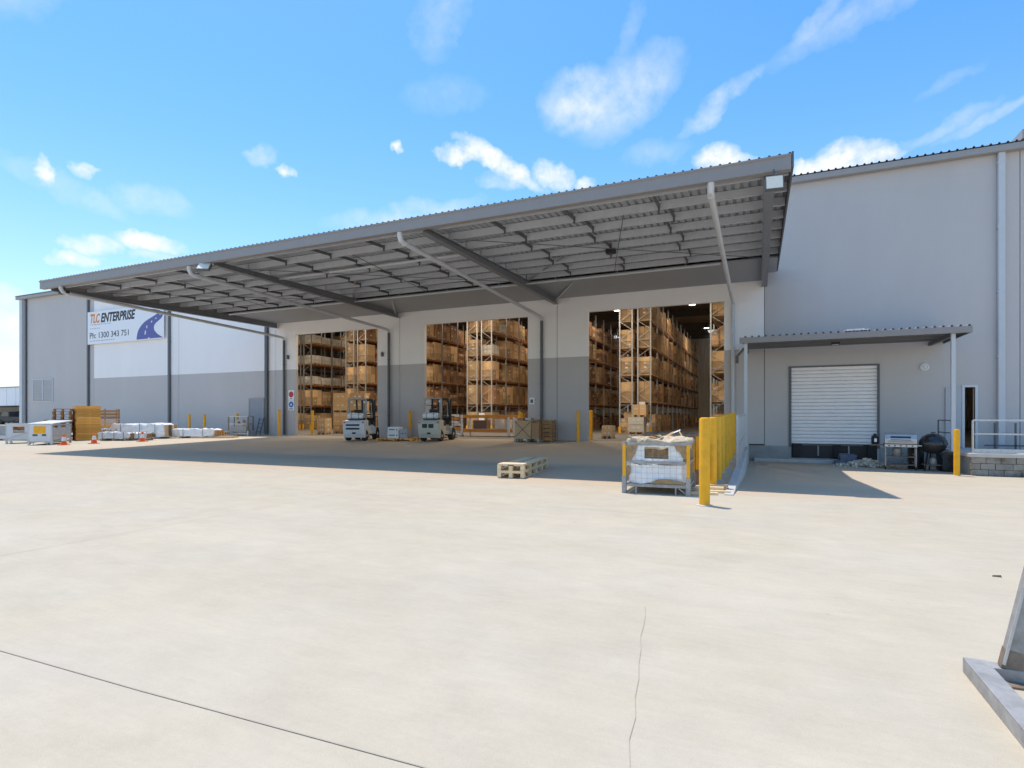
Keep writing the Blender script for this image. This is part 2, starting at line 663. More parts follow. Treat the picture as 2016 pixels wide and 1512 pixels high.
for k, y_ in enumerate((1.93,)):
    strip([(-60, y_ - .02), (-20, y_), (-4.3, y_ - .045), (-3, y_ - .02), (-1.3, y_ + .035), (-.5, y_ + .05), (6, y_ + .02)], .008).obj('control_joint', M_JOINT, ground)
jr = random.Random(3)
pts = [(-.47 + jr.uniform(-.02, .02), .5 + i * .22) for i in range(9)] + [(-.53 - .03 * i + jr.uniform(-.012, .012), 2.5 + i * .2) for i in range(10)]
strip(pts, .0038, .005).obj('hairline_crack', M_JOINT, ground)
for y_ in (8.4,):
    strip([(-60, y_), (-.6, y_)], .006).obj('control_joint', mat('faint_joint', (.42, .375, .30), .9), ground)
for x_ in (-7.2, -14, -20.6):
    strip([(x_, -10), (x_, 8), (x_, 12.4), (x_, 26.3)], .006).obj('control_joint', MATS['faint_joint'], ground)

# retaining edge of the ramp
mb = MB()
mb.hexa([(RX - .16, 11, -.6), (RX, 11, -.6), (RX, WY, -1.0), (RX - .16, WY, -1.0),
         (RX - .16, 11, -.235), (RX, 11, -.235), (RX, WY, .02), (RX - .16, WY, .02)])
tag(mb.obj('retaining_kerb', M_KERB), kind='structure')

# ------------------------------------------------------------------ warehouse
wh = thing('warehouse_building', 'long grey and white precast warehouse with three open doorways full of racking', 'warehouse', (0, 0, 0))
T = .2
ZD = 4.12


def panel(x0, x1, mats_lo, mats_hi, hole=None, z0=0.0, zsplit=ZD, gl=.012, gr=.012):
    """one precast wall panel with an optional opening (x0, x1, z0, z1)"""
    x0 += gl
    x1 -= gr
    m = MB()
    xc = [x0, x1]
    zc = [z0, zsplit, WTOP]
    if hole:
        xc = [x0, hole[0], hole[1], x1]
        zc = sorted(set([z0, zsplit, WTOP, max(hole[2], z0), hole[3]]))
    for i in range(len(xc) - 1):
        for j in range(len(zc) - 1):
            xm, zm = (xc[i] + xc[i + 1]) / 2, (zc[j] + zc[j + 1]) / 2
            if hole and hole[0] < xm < hole[1] and hole[2] - .001 < zm < hole[3]:
                continue
            a, b, c, d = xc[i], xc[i + 1], zc[j], zc[j + 1]
            m.quad([(a, WY, c), (b, WY, c), (b, WY, d), (a, WY, d)], 0 if zm < zsplit else 1)
            m.quad([(b, WY + T, c), (a, WY + T, c), (a, WY + T, d), (b, WY + T, d)], 2)
    for x_ in (x0, x1):
        m.quad([(x_, WY, z0), (x_, WY, WTOP), (x_, WY + T, WTOP), (x_, WY + T, z0)], 0)
    m.quad([(x0, WY, WTOP), (x1, WY, WTOP), (x1, WY + T, WTOP), (x0, WY + T, WTOP)], 1)
    if hole:
        a, b, c, d = hole
        zl = max(c, z0)
        m.quad([(a, WY, zl), (a, WY + T, zl), (a, WY + T, min(d, zsplit)), (a, WY, min(d, zsplit))], 0)
        m.quad([(b, WY, zl), (b, WY + T, zl), (b, WY + T, min(d, zsplit)), (b, WY, min(d, zsplit))], 0)
        if d > zsplit:
            m.quad([(a, WY, zsplit), (a, WY + T, zsplit), (a, WY + T, d), (a, WY, d)], 1)
            m.quad([(b, WY, zsplit), (b, WY + T, zsplit), (b, WY + T, d), (b, WY, d)], 1)
        m.quad([(a, WY, d), (b, WY, d), (b, WY + T, d), (a, WY + T, d)], 1)
        if c > z0:
            m.quad([(a, WY, c), (b, WY, c), (b, WY + T, c), (a, WY + T, c)], 0)
    return m.obj('wall_panel', [mats_lo, mats_hi, M_INWALL], wh)


DOORS = [(-26.48, -20.24), (-17.04, -10.85), (-7.68, -1.46)]
DH = 6.29
panel(-56.8, -47.02, M_GREY, M_GREY)
panel(-47.02, -37.29, M_GREY, M_LIGHT)
panel(-37.29, -28.14, M_GREY, M_LIGHT)
panel(-28.14, -18.69, M_GREY, M_LIGHT, (DOORS[0][0], DOORS[0][1], 0, DH))
panel(-18.69, -9.27, M_GREY, M_LIGHT, (DOORS[1][0], DOORS[1][1], 0, DH))
panel(-9.27, .16, M_GREY, M_LIGHT, (DOORS[2][0], DOORS[2][1], 0, DH))
panel(.16, 5.9, M_GREY, M_GREY, (1.2, 4.28, -.56, 3.24), z0=-.72, zsplit=4.1, gr=0)
panel(5.9, 8.75, M_GREY, M_GREY, (7.10, 7.42, 0.0, 2.30), z0=-.72, zsplit=4.1, gl=0)
panel(8.75, 13.6, M_GREY, M_GREY, z0=-.72, zsplit=4.1)
panel(13.6, 20.0, M_GREY, M_GREY, z0=-.72, zsplit=4.1)
# sealant behind the joints
for xj in (-47.02, -37.29, -28.14, -18.69, -9.27, .16, 8.75, 13.6):
    m = MB()
    zt = DH if False else WTOP
    m.box(xj - .02, xj + .02, WY + .03, WY + .17, -.72 if xj > 0 else 0, zt)
    m.obj('joint_seal', M_SEAL, wh)
# other walls, interior
BY = 73.0
m = MB()
m.box(-56.8, -56.6, WY + T, BY, 0, WTOP)
m.obj('side_wall', [M_GREY], wh)
m = MB()
m.box(19.8, 20.0, WY + T, BY, 0, WTOP)
m.obj('side_wall', [M_GREY], wh)
m = MB()                              # ribbed rear cladding
x_ = -56.8
prof = []
while x_ < 20:
    prof += [(x_, BY), (x_ + .16, BY), (x_ + .19, BY - .05), (x_ + .27, BY - .05)]
    x_ += .30
for i in range(len(prof) - 1):
    m.quad([(*prof[i], 0), (*prof[i + 1], 0), (*prof[i + 1], WTOP), (*prof[i], WTOP)])
m.box(-56.8, 20, BY + .02, BY + .1, 0, WTOP)
m.obj('rear_cladding', M_INWALL, wh)
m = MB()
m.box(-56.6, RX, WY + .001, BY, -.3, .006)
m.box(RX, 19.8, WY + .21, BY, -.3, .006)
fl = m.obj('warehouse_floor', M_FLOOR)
tag(fl, kind='structure')
# roof deck with translucent strips over the aisles
RZ = 11.3
sky_x = [-11.1 + 6.15 * k for k in range(-7, 4)]
edges = []
x_ = -56.8
m = MB()
for sx in sky_x:
    m.box(x_, sx - .75, WY + .9, BY + .1, RZ, RZ + .08)
    x_ = sx + .75
m.box(x_, 20, WY + .9, BY + .1, RZ, RZ + .08)
for sx in sky_x:
    m.box(sx - .75, sx + .75, WY + .9, 69.5, RZ, RZ + .08)
m.obj('roof_deck', mat('roof_underside', (.16, .16, .165), .6), wh)
for sx in sky_x:
    MB().box(sx - .75, sx + .75, 69.5, BY + .1, RZ + .02, RZ + .035).obj('roof_skylight', M_SKYL, wh)
for k in range(6):
    y_ = 31 + k * 8.2
    m = MB()
    m.box(-56.5, 19.7, y_ - .1, y_ + .1, RZ - .62, RZ - .59)
    m.box(-56.5, 19.7, y_ - .1, y_ + .1, RZ - .03, RZ - .002)
    m.box(-56.5, 19.7, y_ - .01, y_ + .01, RZ - .59, RZ - .03)
    m.obj('rafter', M_STEEL, wh)
# roof edge: sheet ribs above a gutter
def sheet_mesh(n_rib, pitch, rib_h, y0, z0, y1, z1, name, m_):
    m = MB()
    x = 0.0
    pr = []
    for k in range(n_rib):
        pr += [(x, 0), (x + pitch * .58, 0), (x + pitch * .70, rib_h), (x + pitch * .86, rib_h), (x + pitch * .98, 0)]
        x += pitch
    pr.append((x, 0))
    for i in range(len(pr) - 1):
        (a, h1), (b, h2) = pr[i], pr[i + 1]
        if b - a < .0001:
            continue
        m.quad([(a, y0, z0 + h1), (b, y0, z0 + h2), (b, y1, z1 + h2), (a, y1, z1 + h1)])
    return m.mesh(name, m_)


rs = sheet_mesh(6, .25, .055, WY - .34, 11.24, WY + 1.1, 11.39, 'roof_sheet', M_SHEET)
for k in range(52):
    link('roof_sheet', rs, wh, (-57.4 + k * 1.5, 0, 0))
m = MB()
m.box(-57.3, 20.2, WY - .30, WY - .02, 10.98, 11.22)
m.obj('gutter', M_TRIM, wh, bevel=.02)
m = MB()
m.box(-57.2, 20.1, WY - .02, WY + .3, WTOP + .003, 11.2)
m.obj('fascia', M_TRIM, wh)
MB().box(8.7, 9.8, WY - .36, WY + .6, 11.3, 11.62).obj('ridge_cap', M_TRIM, wh)


def dpipe(x, z0, z1, m_=M_PIPE, w=.13, d=.1, back=True):
    m = MB()
    m.box(x - w / 2, x + w / 2, WY - d - .03, WY - .03, z0, z1)
    z = z0 + 1.6
    while z < z1 - .3:
        m.box(x - w / 2 - .03, x + w / 2 + .03, WY - d - .036, WY - .001, z, z + .04)
        z += 2.4
    return m.obj('downpipe', m_, wh, bevel=.015)


dpipe(-47.62, .05, 10.98, M_DPIPE, .19)
dpipe(-38.2, .05, 10.98, M_DPIPE, .2)
dpipe(-28.84, .05, 10.98, M_DPIPE, .22, .14)
dpipe(8.17, -.6, 10.98, M_PIPE, .21, .16)
dpipe(-56.2, .05, 10.98, M_DPIPE, .16, .1)
MB().box(-57.0, -56.62, WY - .16, WY - .002, 0, 10.98).obj('corner_trim', M_PIPE, wh)
# louvre vent on the far left panel
lv = MB()
for a, b in ((-55.25, -55.17), (-53.85, -53.75), (-52.45, -52.37)):
    lv.box(a, b, WY - .05, WY - .003, 2.45, 4.2)
lv.box(-55.25, -52.37, WY - .06, WY - .003, 4.2, 4.28)
lv.box(-55.25, -52.37, WY - .06, WY - .003, 2.37, 2.45)
vent = lv.obj('louvre_vent', mat('vent_paint', (.56, .57, .60), .5), wh)
sl = MB().hexa([(-55.17, WY - .045, 0), (-52.45, WY - .045, 0), (-52.45, WY - .006, .085), (-55.17, WY - .006, .085),
                (-55.17, WY - .045, .012), (-52.45, WY - .045, .012), (-52.45, WY - .006, .097), (-55.17, WY - .006, .097)]).mesh('louvre_blade', M_GREY)
for k in range(13):
    link('louvre_blade', sl, vent, (0, 0, 2.5 + k * .13))
# grey personnel door by the left canopy end
MB().box(-30.37, -29.2, WY - .05, WY - .003, .1, 2.28).obj('side_door', mat('door_paint_grey', (.30, .31, .345), .5), wh)
m = MB()
m.box(-30.46, -30.37, WY - .07, WY - .002, .1, 2.37)
m.box(-29.2, -29.11, WY - .07, WY - .002, .1, 2.37)
m.box(-30.37, -29.2, WY - .07, WY - .002, 2.28, 2.37)
m.obj('door_frame', M_TRIM, wh)
# roller shutter
rd = MB().box(1.10, 1.2, WY - .05, WY - .003, -.1, 3.3).box(4.28, 4.36, WY - .05, WY - .003, -.1, 3.3).box(1.2, 4.28, WY - .05, WY - .003, 3.24, 3.3).obj('roller_shutter', M_DPIPE, wh)
sm = MB()
pr = [(WY + .11, 0), (WY + .055, .012), (WY + .038, .03), (WY + .034, .075), (WY + .045, .135), (WY + .11, .15)]
for i in range(len(pr) - 1):
    sm.quad([(1.2, pr[i][0], pr[i][1]), (4.28, pr[i][0], pr[i][1]), (4.28, pr[i + 1][0], pr[i + 1][1]), (1.2, pr[i + 1][0], pr[i + 1][1])])
sm = sm.mesh('shutter_slat', M_SHUT)
for k in range(21):
    link('shutter_slat', sm, rd, (0, 0, .13 + k * .149))
MB().box(1.2, 4.28, WY + .115, WY + .125, .13, 3.24).obj('curtain_backing', M_DPIPE, rd)
MB().box(1.2, 4.28, WY + .03, WY + .09, .06, .13).obj('bottom_rail', M_SHUT, rd)
# dock leveller pit
dl = MB().box(1.22, 4.26, WY + .06, WY + .19, -.55, .055).obj('dock_leveller', M_BLACK, wh)
for a in (1.25, 2.75, 3.95):
    m = MB()
    m.box(a, a + .26, WY - .10, WY + .058, -.5, .02)
    m.obj('rubber_bumper', M_RUBBER, dl)
MB().box(1.6, 3.8, WY - .02, WY + .058, -.02, .045).obj('leveller_lip', M_DPIPE, dl)
m = MB()
for a in (2.2, 3.3):
    m.tube([(a, WY + .02, -.45), (a, WY + .03, -.03)], .03, 8)
m.obj('hydraulic_ram', M_AGED, dl)
# personnel doorway on the right
m = MB()
m.box(7.02, 7.10, WY - .04, WY + .1, 0, 2.38)
m.box(7.42, 7.50, WY - .04, WY + .1, 0, 2.38)
m.box(7.10, 7.42, WY - .04, WY + .1, 2.30, 2.38)
m.obj('door_frame', mat('white_frame', (.66, .67, .69), .5), wh)
MB().box(6.50, 7.00, WY - .06, WY - .01, .02, 2.30).obj('door_leaf', mat('pale_door_paint', (.47, .48, .51), .5), wh)
# round siren
m = MB().lathe([(.13, 0), (.15, -.02), (.15, -.07), (.1, -.1), (.1, -.06), (.05, -.06), (.05, -.12), (.01, -.13)], (5.84, WY, 3.11), 16, axis='Y')
tag(m.obj('alarm_siren', M_WHITE, smooth=True), 'small round white alarm siren high on the wall under the small canopy', 'alarm')


def lum(name, x, y, z, label, w=.5):
    t_ = thing(name, label, 'wall light', (x, y, z))
    MB().box(-w, 0, -.12, .12, -.03, .05).obj('lamp_head', M_TRIM, t_, bevel=.02)
    MB().bar((0, 0, 0), (.3, 0, 0), .05).obj('bracket', M_STEEL, t_)


lum('wall_lamp', -57.3, WY + .8, 6.55, 'flat wall lamp on the far left corner of the warehouse, upper of two', .6)
lum('wall_lamp', -57.3, WY + .8, 2.45, 'small wall lamp on the far left corner, just above the stored cages', .3)

# ------------------------------------------------------------------ main canopy
can = thing('loading_canopy', 'wide flat steel canopy with ribbed roof projecting over the three doorways', 'canopy', (0, 0, 0))
CY0, CY1 = 13.4, WY - .01
CZ0, CZ1 = 6.78, 7.44


def cz(y):
    return CZ0 + (CZ1 - CZ0) * (y - CY0) / (CY1 - CY0)


def cxl(y):
    return -27.25 - 1.1 * (y - CY0) / (CY1 - CY0)


CXR = .62
csm = sheet_mesh(4, .2, .045, CY0 - .05, CZ0 + .02, CY1 - .05, CZ1 + .02, 'canopy_sheet', M_SHEET)
k = 0
x_ = CXR - .8
while x_ > -27.3:
    link('roof_sheet', csm, can, (x_, 0, 0))
    x_ -= .8
# left splayed end sheet
m = MB()
xl = x_ + .8
m.quad([(xl, CY0 - .05, CZ0 + .02), (-27.27, CY0 - .05, CZ0 + .02), (cxl(CY1) - .02, CY1 - .05, CZ1 + .02), (xl, CY1 - .05, CZ1 + .02)])
for kk in range(3):
    m.box(xl - .22 - kk * .2, xl - .16 - kk * .2, CY0 - .05, CY0 + 2.5, CZ0 + .02, CZ0 + .065)
m.obj('roof_sheet', M_SHEET, can)
# front gutter (outer) as a folded profile
g = [(CY0 - .12, 6.46), (CY0 - .12, 6.72), (CY0 - .15, 6.74), (CY0 - .15, 6.775), (CY0 - .02, 6.775), (CY0 + .06, 6.72), (CY0 + .06, 6.46)]
m = MB().prism(g, -27.25, .6)
m.obj('front_gutter', mat('gutter_grey', (.30, .275, .265), .45, .1, var=.03, scale=3, world_space=True), can, fix=True)
# end fascias
m = MB()
m.hexa([(CXR - .01, CY0 - .1, 6.5), (CXR + .03, CY0 - .1, 6.5), (CXR + .03, CY1 - 1.2, cz(CY1 - 1.2) - .28), (CXR - .01, CY1 - 1.2, cz(CY1 - 1.2) - .28),
        (CXR - .01, CY0 - .1, 6.83), (CXR + .03, CY0 - .1, 6.83), (CXR + .03, CY1 - 1.2, cz(CY1 - 1.2) + .07), (CXR - .01, CY1 - 1.2, cz(CY1 - 1.2) + .07)])
m.obj('end_fascia', M_STEEL, can)
m = MB()
m.hexa([(-27.29, CY0 - .1, 6.52), (-27.25, CY0 - .1, 6.52), (cxl(CY1), CY1 - .1, 7.16), (cxl(CY1) - .04, CY1 - .1, 7.16),
        (-27.29, CY0 - .1, 6.83), (-27.25, CY0 - .1, 6.83), (cxl(CY1), CY1 - .1, 7.5), (cxl(CY1) - .04, CY1 - .1, 7.5)])
m.obj('end_fascia', M_TRIM, can)


M_RAFT = mat('rafter_grey', (.21, .22, .235), .5, .1, var=.08, scale=5, world_space=True)


def ibeam(p, q, dp, dq, w=.2, name='rafter', m_=M_RAFT, parent=can):
    """tapered I-section hung under p-q (top line), depth dp at p and dq at q"""
    p, q = Vector(p), Vector(q)
    s = Vector(((q - p).y, -(q - p).x, 0)).normalized() * w / 2
    m = MB()

    def slab(a0, a1, b0, b1, hs):
        m.hexa([p - hs + Vector((0, 0, a0)), p + hs + Vector((0, 0, a0)), q + hs + Vector((0, 0, b0)), q - hs + Vector((0, 0, b0)),
                p - hs + Vector((0, 0, a1)), p + hs + Vector((0, 0, a1)), q + hs + Vector((0, 0, b1)), q - hs + Vector((0, 0, b1))])
    slab(-.014, 0, -.014, 0, s)
    slab(-dp, -dp + .014, -dq, -dq + .014, s)
    slab(-dp + .014, -.014, -dq + .014, -.014, s * .06)
    return m.obj(name, m_, parent)


BEAMS = [(-26.9, -28.0), (-17.25, -18.75), (-8.75, -9.3), (.18, .16)]
for (a, b) in BEAMS:
    ibeam((a, CY0 + .12, cz(CY0) - .23), (b, CY1 - .02, cz(CY1) - .25), .16, .42, .22)
# purlins run along the building, one piece per bay
rows = [13.95 + 1.165 * q for q in range(8)]


def bx(i, y):
    a, b = BEAMS[i]
    t_ = (y - CY0) / (CY1 - CY0)
    return a + (b - a) * t_


for y in rows:
    zt = cz(y) + .012
    for i in range(3):
        x0, x1 = bx(i, y) + .02, bx(i + 1, y) - .02
        if i == 0:
            x0 = cxl(y) + .03
        if i == 2:
            x1 = CXR - .03
        m = MB()
        m.box(x0, x1, y - .004, y + .004, zt - .21, zt)
        m.box(x0, x1, y + .004, y + .075, zt - .21, zt - .203)
        m.box(x0, x1, y + .004, y + .075, zt - .006, zt)
        m.box(x0, x1, y + .069, y + .075, zt - .203, zt - .185)
        m.obj('purlin', M_PURLIN, can)
# bridging struts between purlin rows
bm_ = MB()
for i in range(3):
    for f in (.22, .46, .72):
        for j in range(len(rows) - 1):
            ya, yb = rows[j], rows[j + 1]
            xa = bx(i, ya) * (1 - f) + bx(i + 1, ya) * f + (.12 if j % 2 else -.12)
            m = MB()
            m.bar((xa, ya + .08, cz(ya) - .12), (xa, yb - .006, cz(yb) - .12), .045, .09)
            m.bar((xa, yb - .02, cz(yb) - .06), (xa, yb - .02, cz(yb) - .26), .05, .03)
            m.obj('bridging_strut', M_STEEL, can)
# rear soffit along the wall
m = MB()
m.hexa([(cxl(22.6) + .02, 22.6, 6.98), (CXR - .03, 22.6, 6.98), (CXR - .03, 25.1, 7.04), (cxl(25.1) + .02, 25.1, 7.04),
        (cxl(22.6) + .02, 22.6, 7.05), (CXR - .03, 22.6, 7.05), (CXR - .03, 25.1, 7.11), (cxl(25.1) + .02, 25.1, 7.11)])
m.hexa([(cxl(25.1) + .02, 25.1, 7.04), (.16, 25.1, 7.04), (.16, WY - .005, 7.06), (-28.3, WY - .005, 7.06),
        (cxl(25.1) + .02, 25.1, 7.11), (.16, 25.1, 7.11), (.16, WY - .005, 7.12), (-28.3, WY - .005, 7.12)])
m.obj('rear_soffit', mat('soffit_grey', (.33, .345, .37), .6, var=.04, scale=2, world_space=True), can)
for b in BEAMS[1:3]:
    m = MB()
    m.bar((b[1] - .0, WY - .3, 6.9), (b[1] + 1.9, 23.2, 7.0), .07)
    m.obj('corner_brace', M_GALV, can)
    m = MB()
    m.bar((b[1] + .2, 22.3, 7.05), (b[1] + 2.9, 19.2, 6.95), .06)
    m.obj('corner_brace', M_GALV, can)
for i in range(3):
    m = MB()
    xa, xb = bx(i, 15) + .3, bx(i + 1, 21) - .3
    m.tube([(xa, 14.8, cz(15) - .3), (xb, 22.0, cz(22) - .3)], .013, 6)
    m.tube([(xa + 3.2, 22.0, cz(22) - .33), (bx(i + 1, 15) - .3 - 3.2, 14.8, cz(15) - .33)], .013, 6)
    m.obj('wind_brace_rod', M_STEEL, can)
# slanting pipes from the outer gutter back to the wall and down it
for (xo, zo, xw, zw, mt) in ((-25.95, 6.5, -27.33, 6.4, M_PIPE), (-18.3, 6.45, -19.36, 6.4, M_PIPE), (-9.45, 6.5, -10.05, 6.45, M_PIPE), (-1.02, 6.55, -1.1, 6.45, M_PIPE)):
    t_ = MB()
    t_.tube([(xo, CY0 - .02, zo + .0), (xo, CY0 - .02, zo - .13), (xo - .01, CY0 + .06, zo - .24), (xo - .02, CY0 + .25, zo - .27),
             (xw, WY - .35, zw - .27), (xw, WY - .16, zw - .31), (xw, WY - .12, zw - .45)], .075, 12)
    t_.tube([(xo - .02, CY0 + .22, zo - .268), (xo - .02, CY0 + .34, zo - .268)], .088, 12)
    t_.obj('gutter_pipe', mt, can, smooth=True)
    w_ = MB()
    w_.tube([(xw, WY - .12, zw - .45), (xw, WY - .12, .05)], .075, 12)
    z = 1.2
    while z < 6:
        w_.tube([(xw, WY - .12, z), (xw, WY - .12, z + .05)], .09, 12)
        z += 1.6
    w_.obj('downpipe', M_DPIPE if xw < -5 else M_PIPE, can, smooth=True)
# sprinkler mains
m = MB()
m.tube([(-26.9, 22.05, 6.83), (-1.35, 22.05, 6.83)], .045, 8)
z0 = 6.83
x_ = -26.0
while x_ < -1.4:
    m.tube([(x_, 22.05, 6.83), (x_, 22.05, 7.12)], .012, 6)
    x_ += 2.6
m.obj('sprinkler_pipe', M_PIPE, can, smooth=True)
m = MB()
m.tube([(-17.7, 16.75, 6.7), (-9.3, 16.75, 6.7)], .05, 8)
for x_ in (-17.4, -15, -12.5, -10):
    m.tube([(x_, 16.75, 6.7), (x_, 16.75, 6.8)], .015, 6)
m.obj('sprinkler_pipe', M_PIPE, can, smooth=True)


def flood(name, loc, rz, tilt, label, w=.3):
    t_ = thing(name, label, 'floodlight', loc, rz)
    b_ = MB().box(-w / 2, w / 2, -.03, .07, -w * .42, w * .42).obj('lamp_housing', M_STEEL, t_, bevel=.01)
    b_.rotation_euler = (tilt, 0, 0)
    f_ = MB().box(-w / 2 + .02, w / 2 - .02, -.036, -.031, -w * .42 + .02, w * .42 - .02).obj('lens', M_FLOOD, b_)
    MB().bar((0, .06, w * .42), (0, .08, w * .42 + .16), .04).obj('bracket', M_STEEL, t_)


flood('floodlight', (.27, 13.1, 6.14), R(8), R(-8), 'square cream faced floodlight under the right front corner of the big canopy', .36)
flood('floodlight', (-17.42, 13.28, 6.32), R(28), R(-42), 'white floodlight tilted down beside the gutter pipe at the canopy beam near the left', .42)
m = thing('security_camera', 'small dark security camera hanging under the left front corner of the canopy', 'camera', (-26.15, 13.6, 6.28))
MB().box(-.28, .28, -.07, .07, -.06, .05).obj('camera_body', M_BLACK, m, bevel=.02)
MB().bar((0, 0, .05), (0, 0, .22), .05).obj('mount', M_STEEL, m)
m = thing('canopy_camera', 'dark box camera on the canopy purlins above the right doorway', 'camera', (-4.6, 18.6, 6.72))
MB().box(-.16, .16, -.12, .12, -.05, .1).obj('camera_body', M_BLACK, m, bevel=.02)
MB().bar((0, 0, .1), (0, 0, .3), .05).obj('mount', M_STEEL, m)
for (x_, z_, lb) in ((-27.05, 4.9, 'small grey bracket box on the wall pier left of the left doorway'), (-19.85, 4.75, 'small grey bracket box on the pier between the left and middle doorways')):
    m = thing('wall_sensor', lb, 'sensor', (x_, WY, z_))
    MB().box(-.05, .05, -.14, -.003, -.12, .12).obj('sensor_body', M_DPIPE, m, bevel=.01)
    MB().bar((0, -.14, .05), (.18, -.3, .12), .03).obj('sensor_arm', M_DPIPE, m)

# ------------------------------------------------------------------ small canopy on the right
sc_ = thing('dock_canopy', 'small ribbed steel awning on two posts over the grey roller shutter', 'canopy', (0, 0, 0))
ssm = sheet_mesh(3, .24, .06, 23.45, 4.24, WY - .2, 4.32, 'awning_sheet', M_SHEET)
for k in range(10):
    link('roof_sheet', ssm, sc_, (-.72 + k * .72, 0, 0))
m = MB().prism([(23.4, 4.02), (23.4, 4.235), (23.52, 4.235), (23.52, 4.02)], -.74, 6.5)
m.obj('front_fascia', MATS['gutter_grey'], sc_, fix=True)
m = MB()
m.hexa([(6.44, 23.52, 4.02), (6.50, 23.52, 4.02), (6.50, WY - .01, 4.0), (6.44, WY - .01, 4.0),
        (6.44, 23.52, 4.235), (6.50, 23.52, 4.235), (6.50, WY - .01, 4.3), (6.44, WY - .01, 4.3)])
m.obj('end_fascia', M_STEEL, sc_)
for y in (24.2, 25.2, 26.1):
    MB().box(-.6, 6.44, y - .03, y + .03, 4.07, 4.23).obj('purlin', mat('dark_purlin', (.16, .16, .17), .5), sc_)
for x_ in (-.52, 6.02):
    z0 = 0.0
    m = MB()
    m.box(x_ - .06, x_ + .06, 23.56, 23.68, z0, 4.07)
    m.box(x_ - .12, x_ + .12, 23.50, 23.74, z0, z0 + .012)
    m.obj('post', M_PIPE, sc_)
    MB().box(x_ - .05, x_ + .05, 23.68, WY - .01, 3.93, 4.06).obj('rafter', M_STEEL, sc_)
t_ = thing('skylight_patch', 'short pale flashing lying on top of the small awning roof', 'roof flashing', (3.15, 23.9, 4.33))
MB().box(-.32, .45, -.25, .25, -.02, .02).obj('flashing_plate', M_WHITE, t_)
MB().box(-.25, .3, -.2, .2, .02, .05).obj('flashing_lip', M_PIPE, t_)
t_ = thing('awning_downpipe_head', 'dark pipe bracket beside the left post of the small awning', 'pipe bracket', (-.85, 24.0, 3.6))
MB().bar((0, 0, 0), (.25, .1, .3), .1).obj('pipe_elbow', M_DPIPE, t_)
MB().tube([(0, 0, 0), (0, 0, -.3)], .06, 8).obj('pipe_stub', M_DPIPE, t_)
t_ = thing('awning_light', 'small dark lamp under the middle of the small awning', 'lamp', (2.6, 24.4, 3.98))
MB().box(-.14, .14, -.1, .1, -.06, .03).obj('lamp_body', M_BLACK, t_)
MB().box(-.1, .1, -.07, .07, -.066, -.061).obj('lens', M_FLOOD, t_)

# ------------------------------------------------------------------ loading platform on the right
pf = thing('loading_platform', 'raised concrete platform with stained block face and pale top slab at right', 'platform', (0, 0, 0))
MB().box(6.18, 20.0, 22.52, WY - .003, -.12, 0.0).obj('top_slab', M_KERB, pf, bevel=.01)
MB().box(6.26, 19.9, 22.72, WY - .004, -.9, -.121).obj('core', M_DOCK, pf)
br = random.Random(5)
for c in range(3):
    x_ = 6.24 - (.2 if c % 2 else 0)
    while x_ < 14.5:
        w_ = br.choice((.38, .4, .44))
        d = br.uniform(-.012, .012)
        a0 = max(x_, 6.22)
        MB().box(a0 + .006, x_ + w_ - .006, 22.6 + d, 22.715, -.72 + c * .2 + .004, -.72 + c * .2 + .194).obj('block', M_STONE, pf, bevel=.008)
        x_ += w_
# galvanised handrail
hr = thing('handrail', 'galvanised two rail handrail along the front of the raised platform', 'handrail', (0, 0, 0))
for x_ in (6.32, 8.6, 10.9, 13.2):
    MB().tube([(x_, 22.75, 0), (x_, 22.75, 1.06)], .035, 10).obj('post', M_GALV, hr, smooth=True)
for z in (1.06, .62):
    MB().tube([(6.32, 22.75, z), (14, 22.75, z)], .024 if z < 1 else .03, 10).obj('rail', M_GALV, hr, smooth=True)
MB().box(6.32, 14, 22.74, 22.76, .02, .14).obj('toe_board', M_GALV, hr)
hr2 = thing('stair_rail', 'dark steel rail of the platform steps behind the kettle barbecue', 'handrail', (0, 0, 0))
for y_ in (24.6, 26.2):
    MB().tube([(6.22, y_, 0), (6.22, y_, 1.05)], .025, 8).obj('post', M_STEEL, hr2)
for z in (1.05, .6):
    MB().tube([(6.22, 24.6, z), (6.22, 26.2, z)], .02, 8).obj('rail', M_STEEL, hr2)
hr3 = thing('back_rail', 'dark grey low rail against the wall right of the narrow dark doorway', 'handrail', (0, 0, 0))
for x_ in (7.9, 8.5, 9.1):
    MB().bar((x_, 26.1, 0), (x_, 26.1, .95), .05).obj('post', M_STEEL, hr3)
MB().bar((7.6, 26.1, .12), (9.3, 26.1, .12), .05).obj('rail', M_STEEL, hr3)
# low kerb below the roller shutter
t_ = thing('dock_kerb', 'low pale concrete kerb along the foot of the dock wall', 'kerb', (0, 0, 0))
MB().box(-.25, 3.9, WY - .5, WY - .003, -.74, -.58).obj('kerb_block', M_KERB, t_, bevel=.02)
t_ = thing('dock_base_wall', 'grey concrete base wall either side of the dock pit below the shutter', 'wall', (0, 0, 0))
MB().box(RX, 1.19, WY - .05, WY - .004, -.72, -.06).obj('face_slab', M_DOCK, t_)
MB().box(4.37, 6.1, WY - .05, WY - .004, -.72, -.06).obj('face_slab', M_DOCK, t_)

# ------------------------------------------------------------------ signs
sg = thing('company_sign', 'big white banner sign with TLC ENTERPRISE lettering and blue winding road', 'sign', (0, 0, 0))
SY = WY - .17
MB().box(-47.52, -38.62, SY, SY + .03, 6.72, 9.21).obj('sign_board', M_SIGNW, sg)
m = MB()
for x_ in (-46.8, -43, -39.2):
    m.box(x_ - .03, x_ + .03, SY + .03, WY - .002, 6.9, 9.0)
m.obj('mounting_rail', M_STEEL, sg)


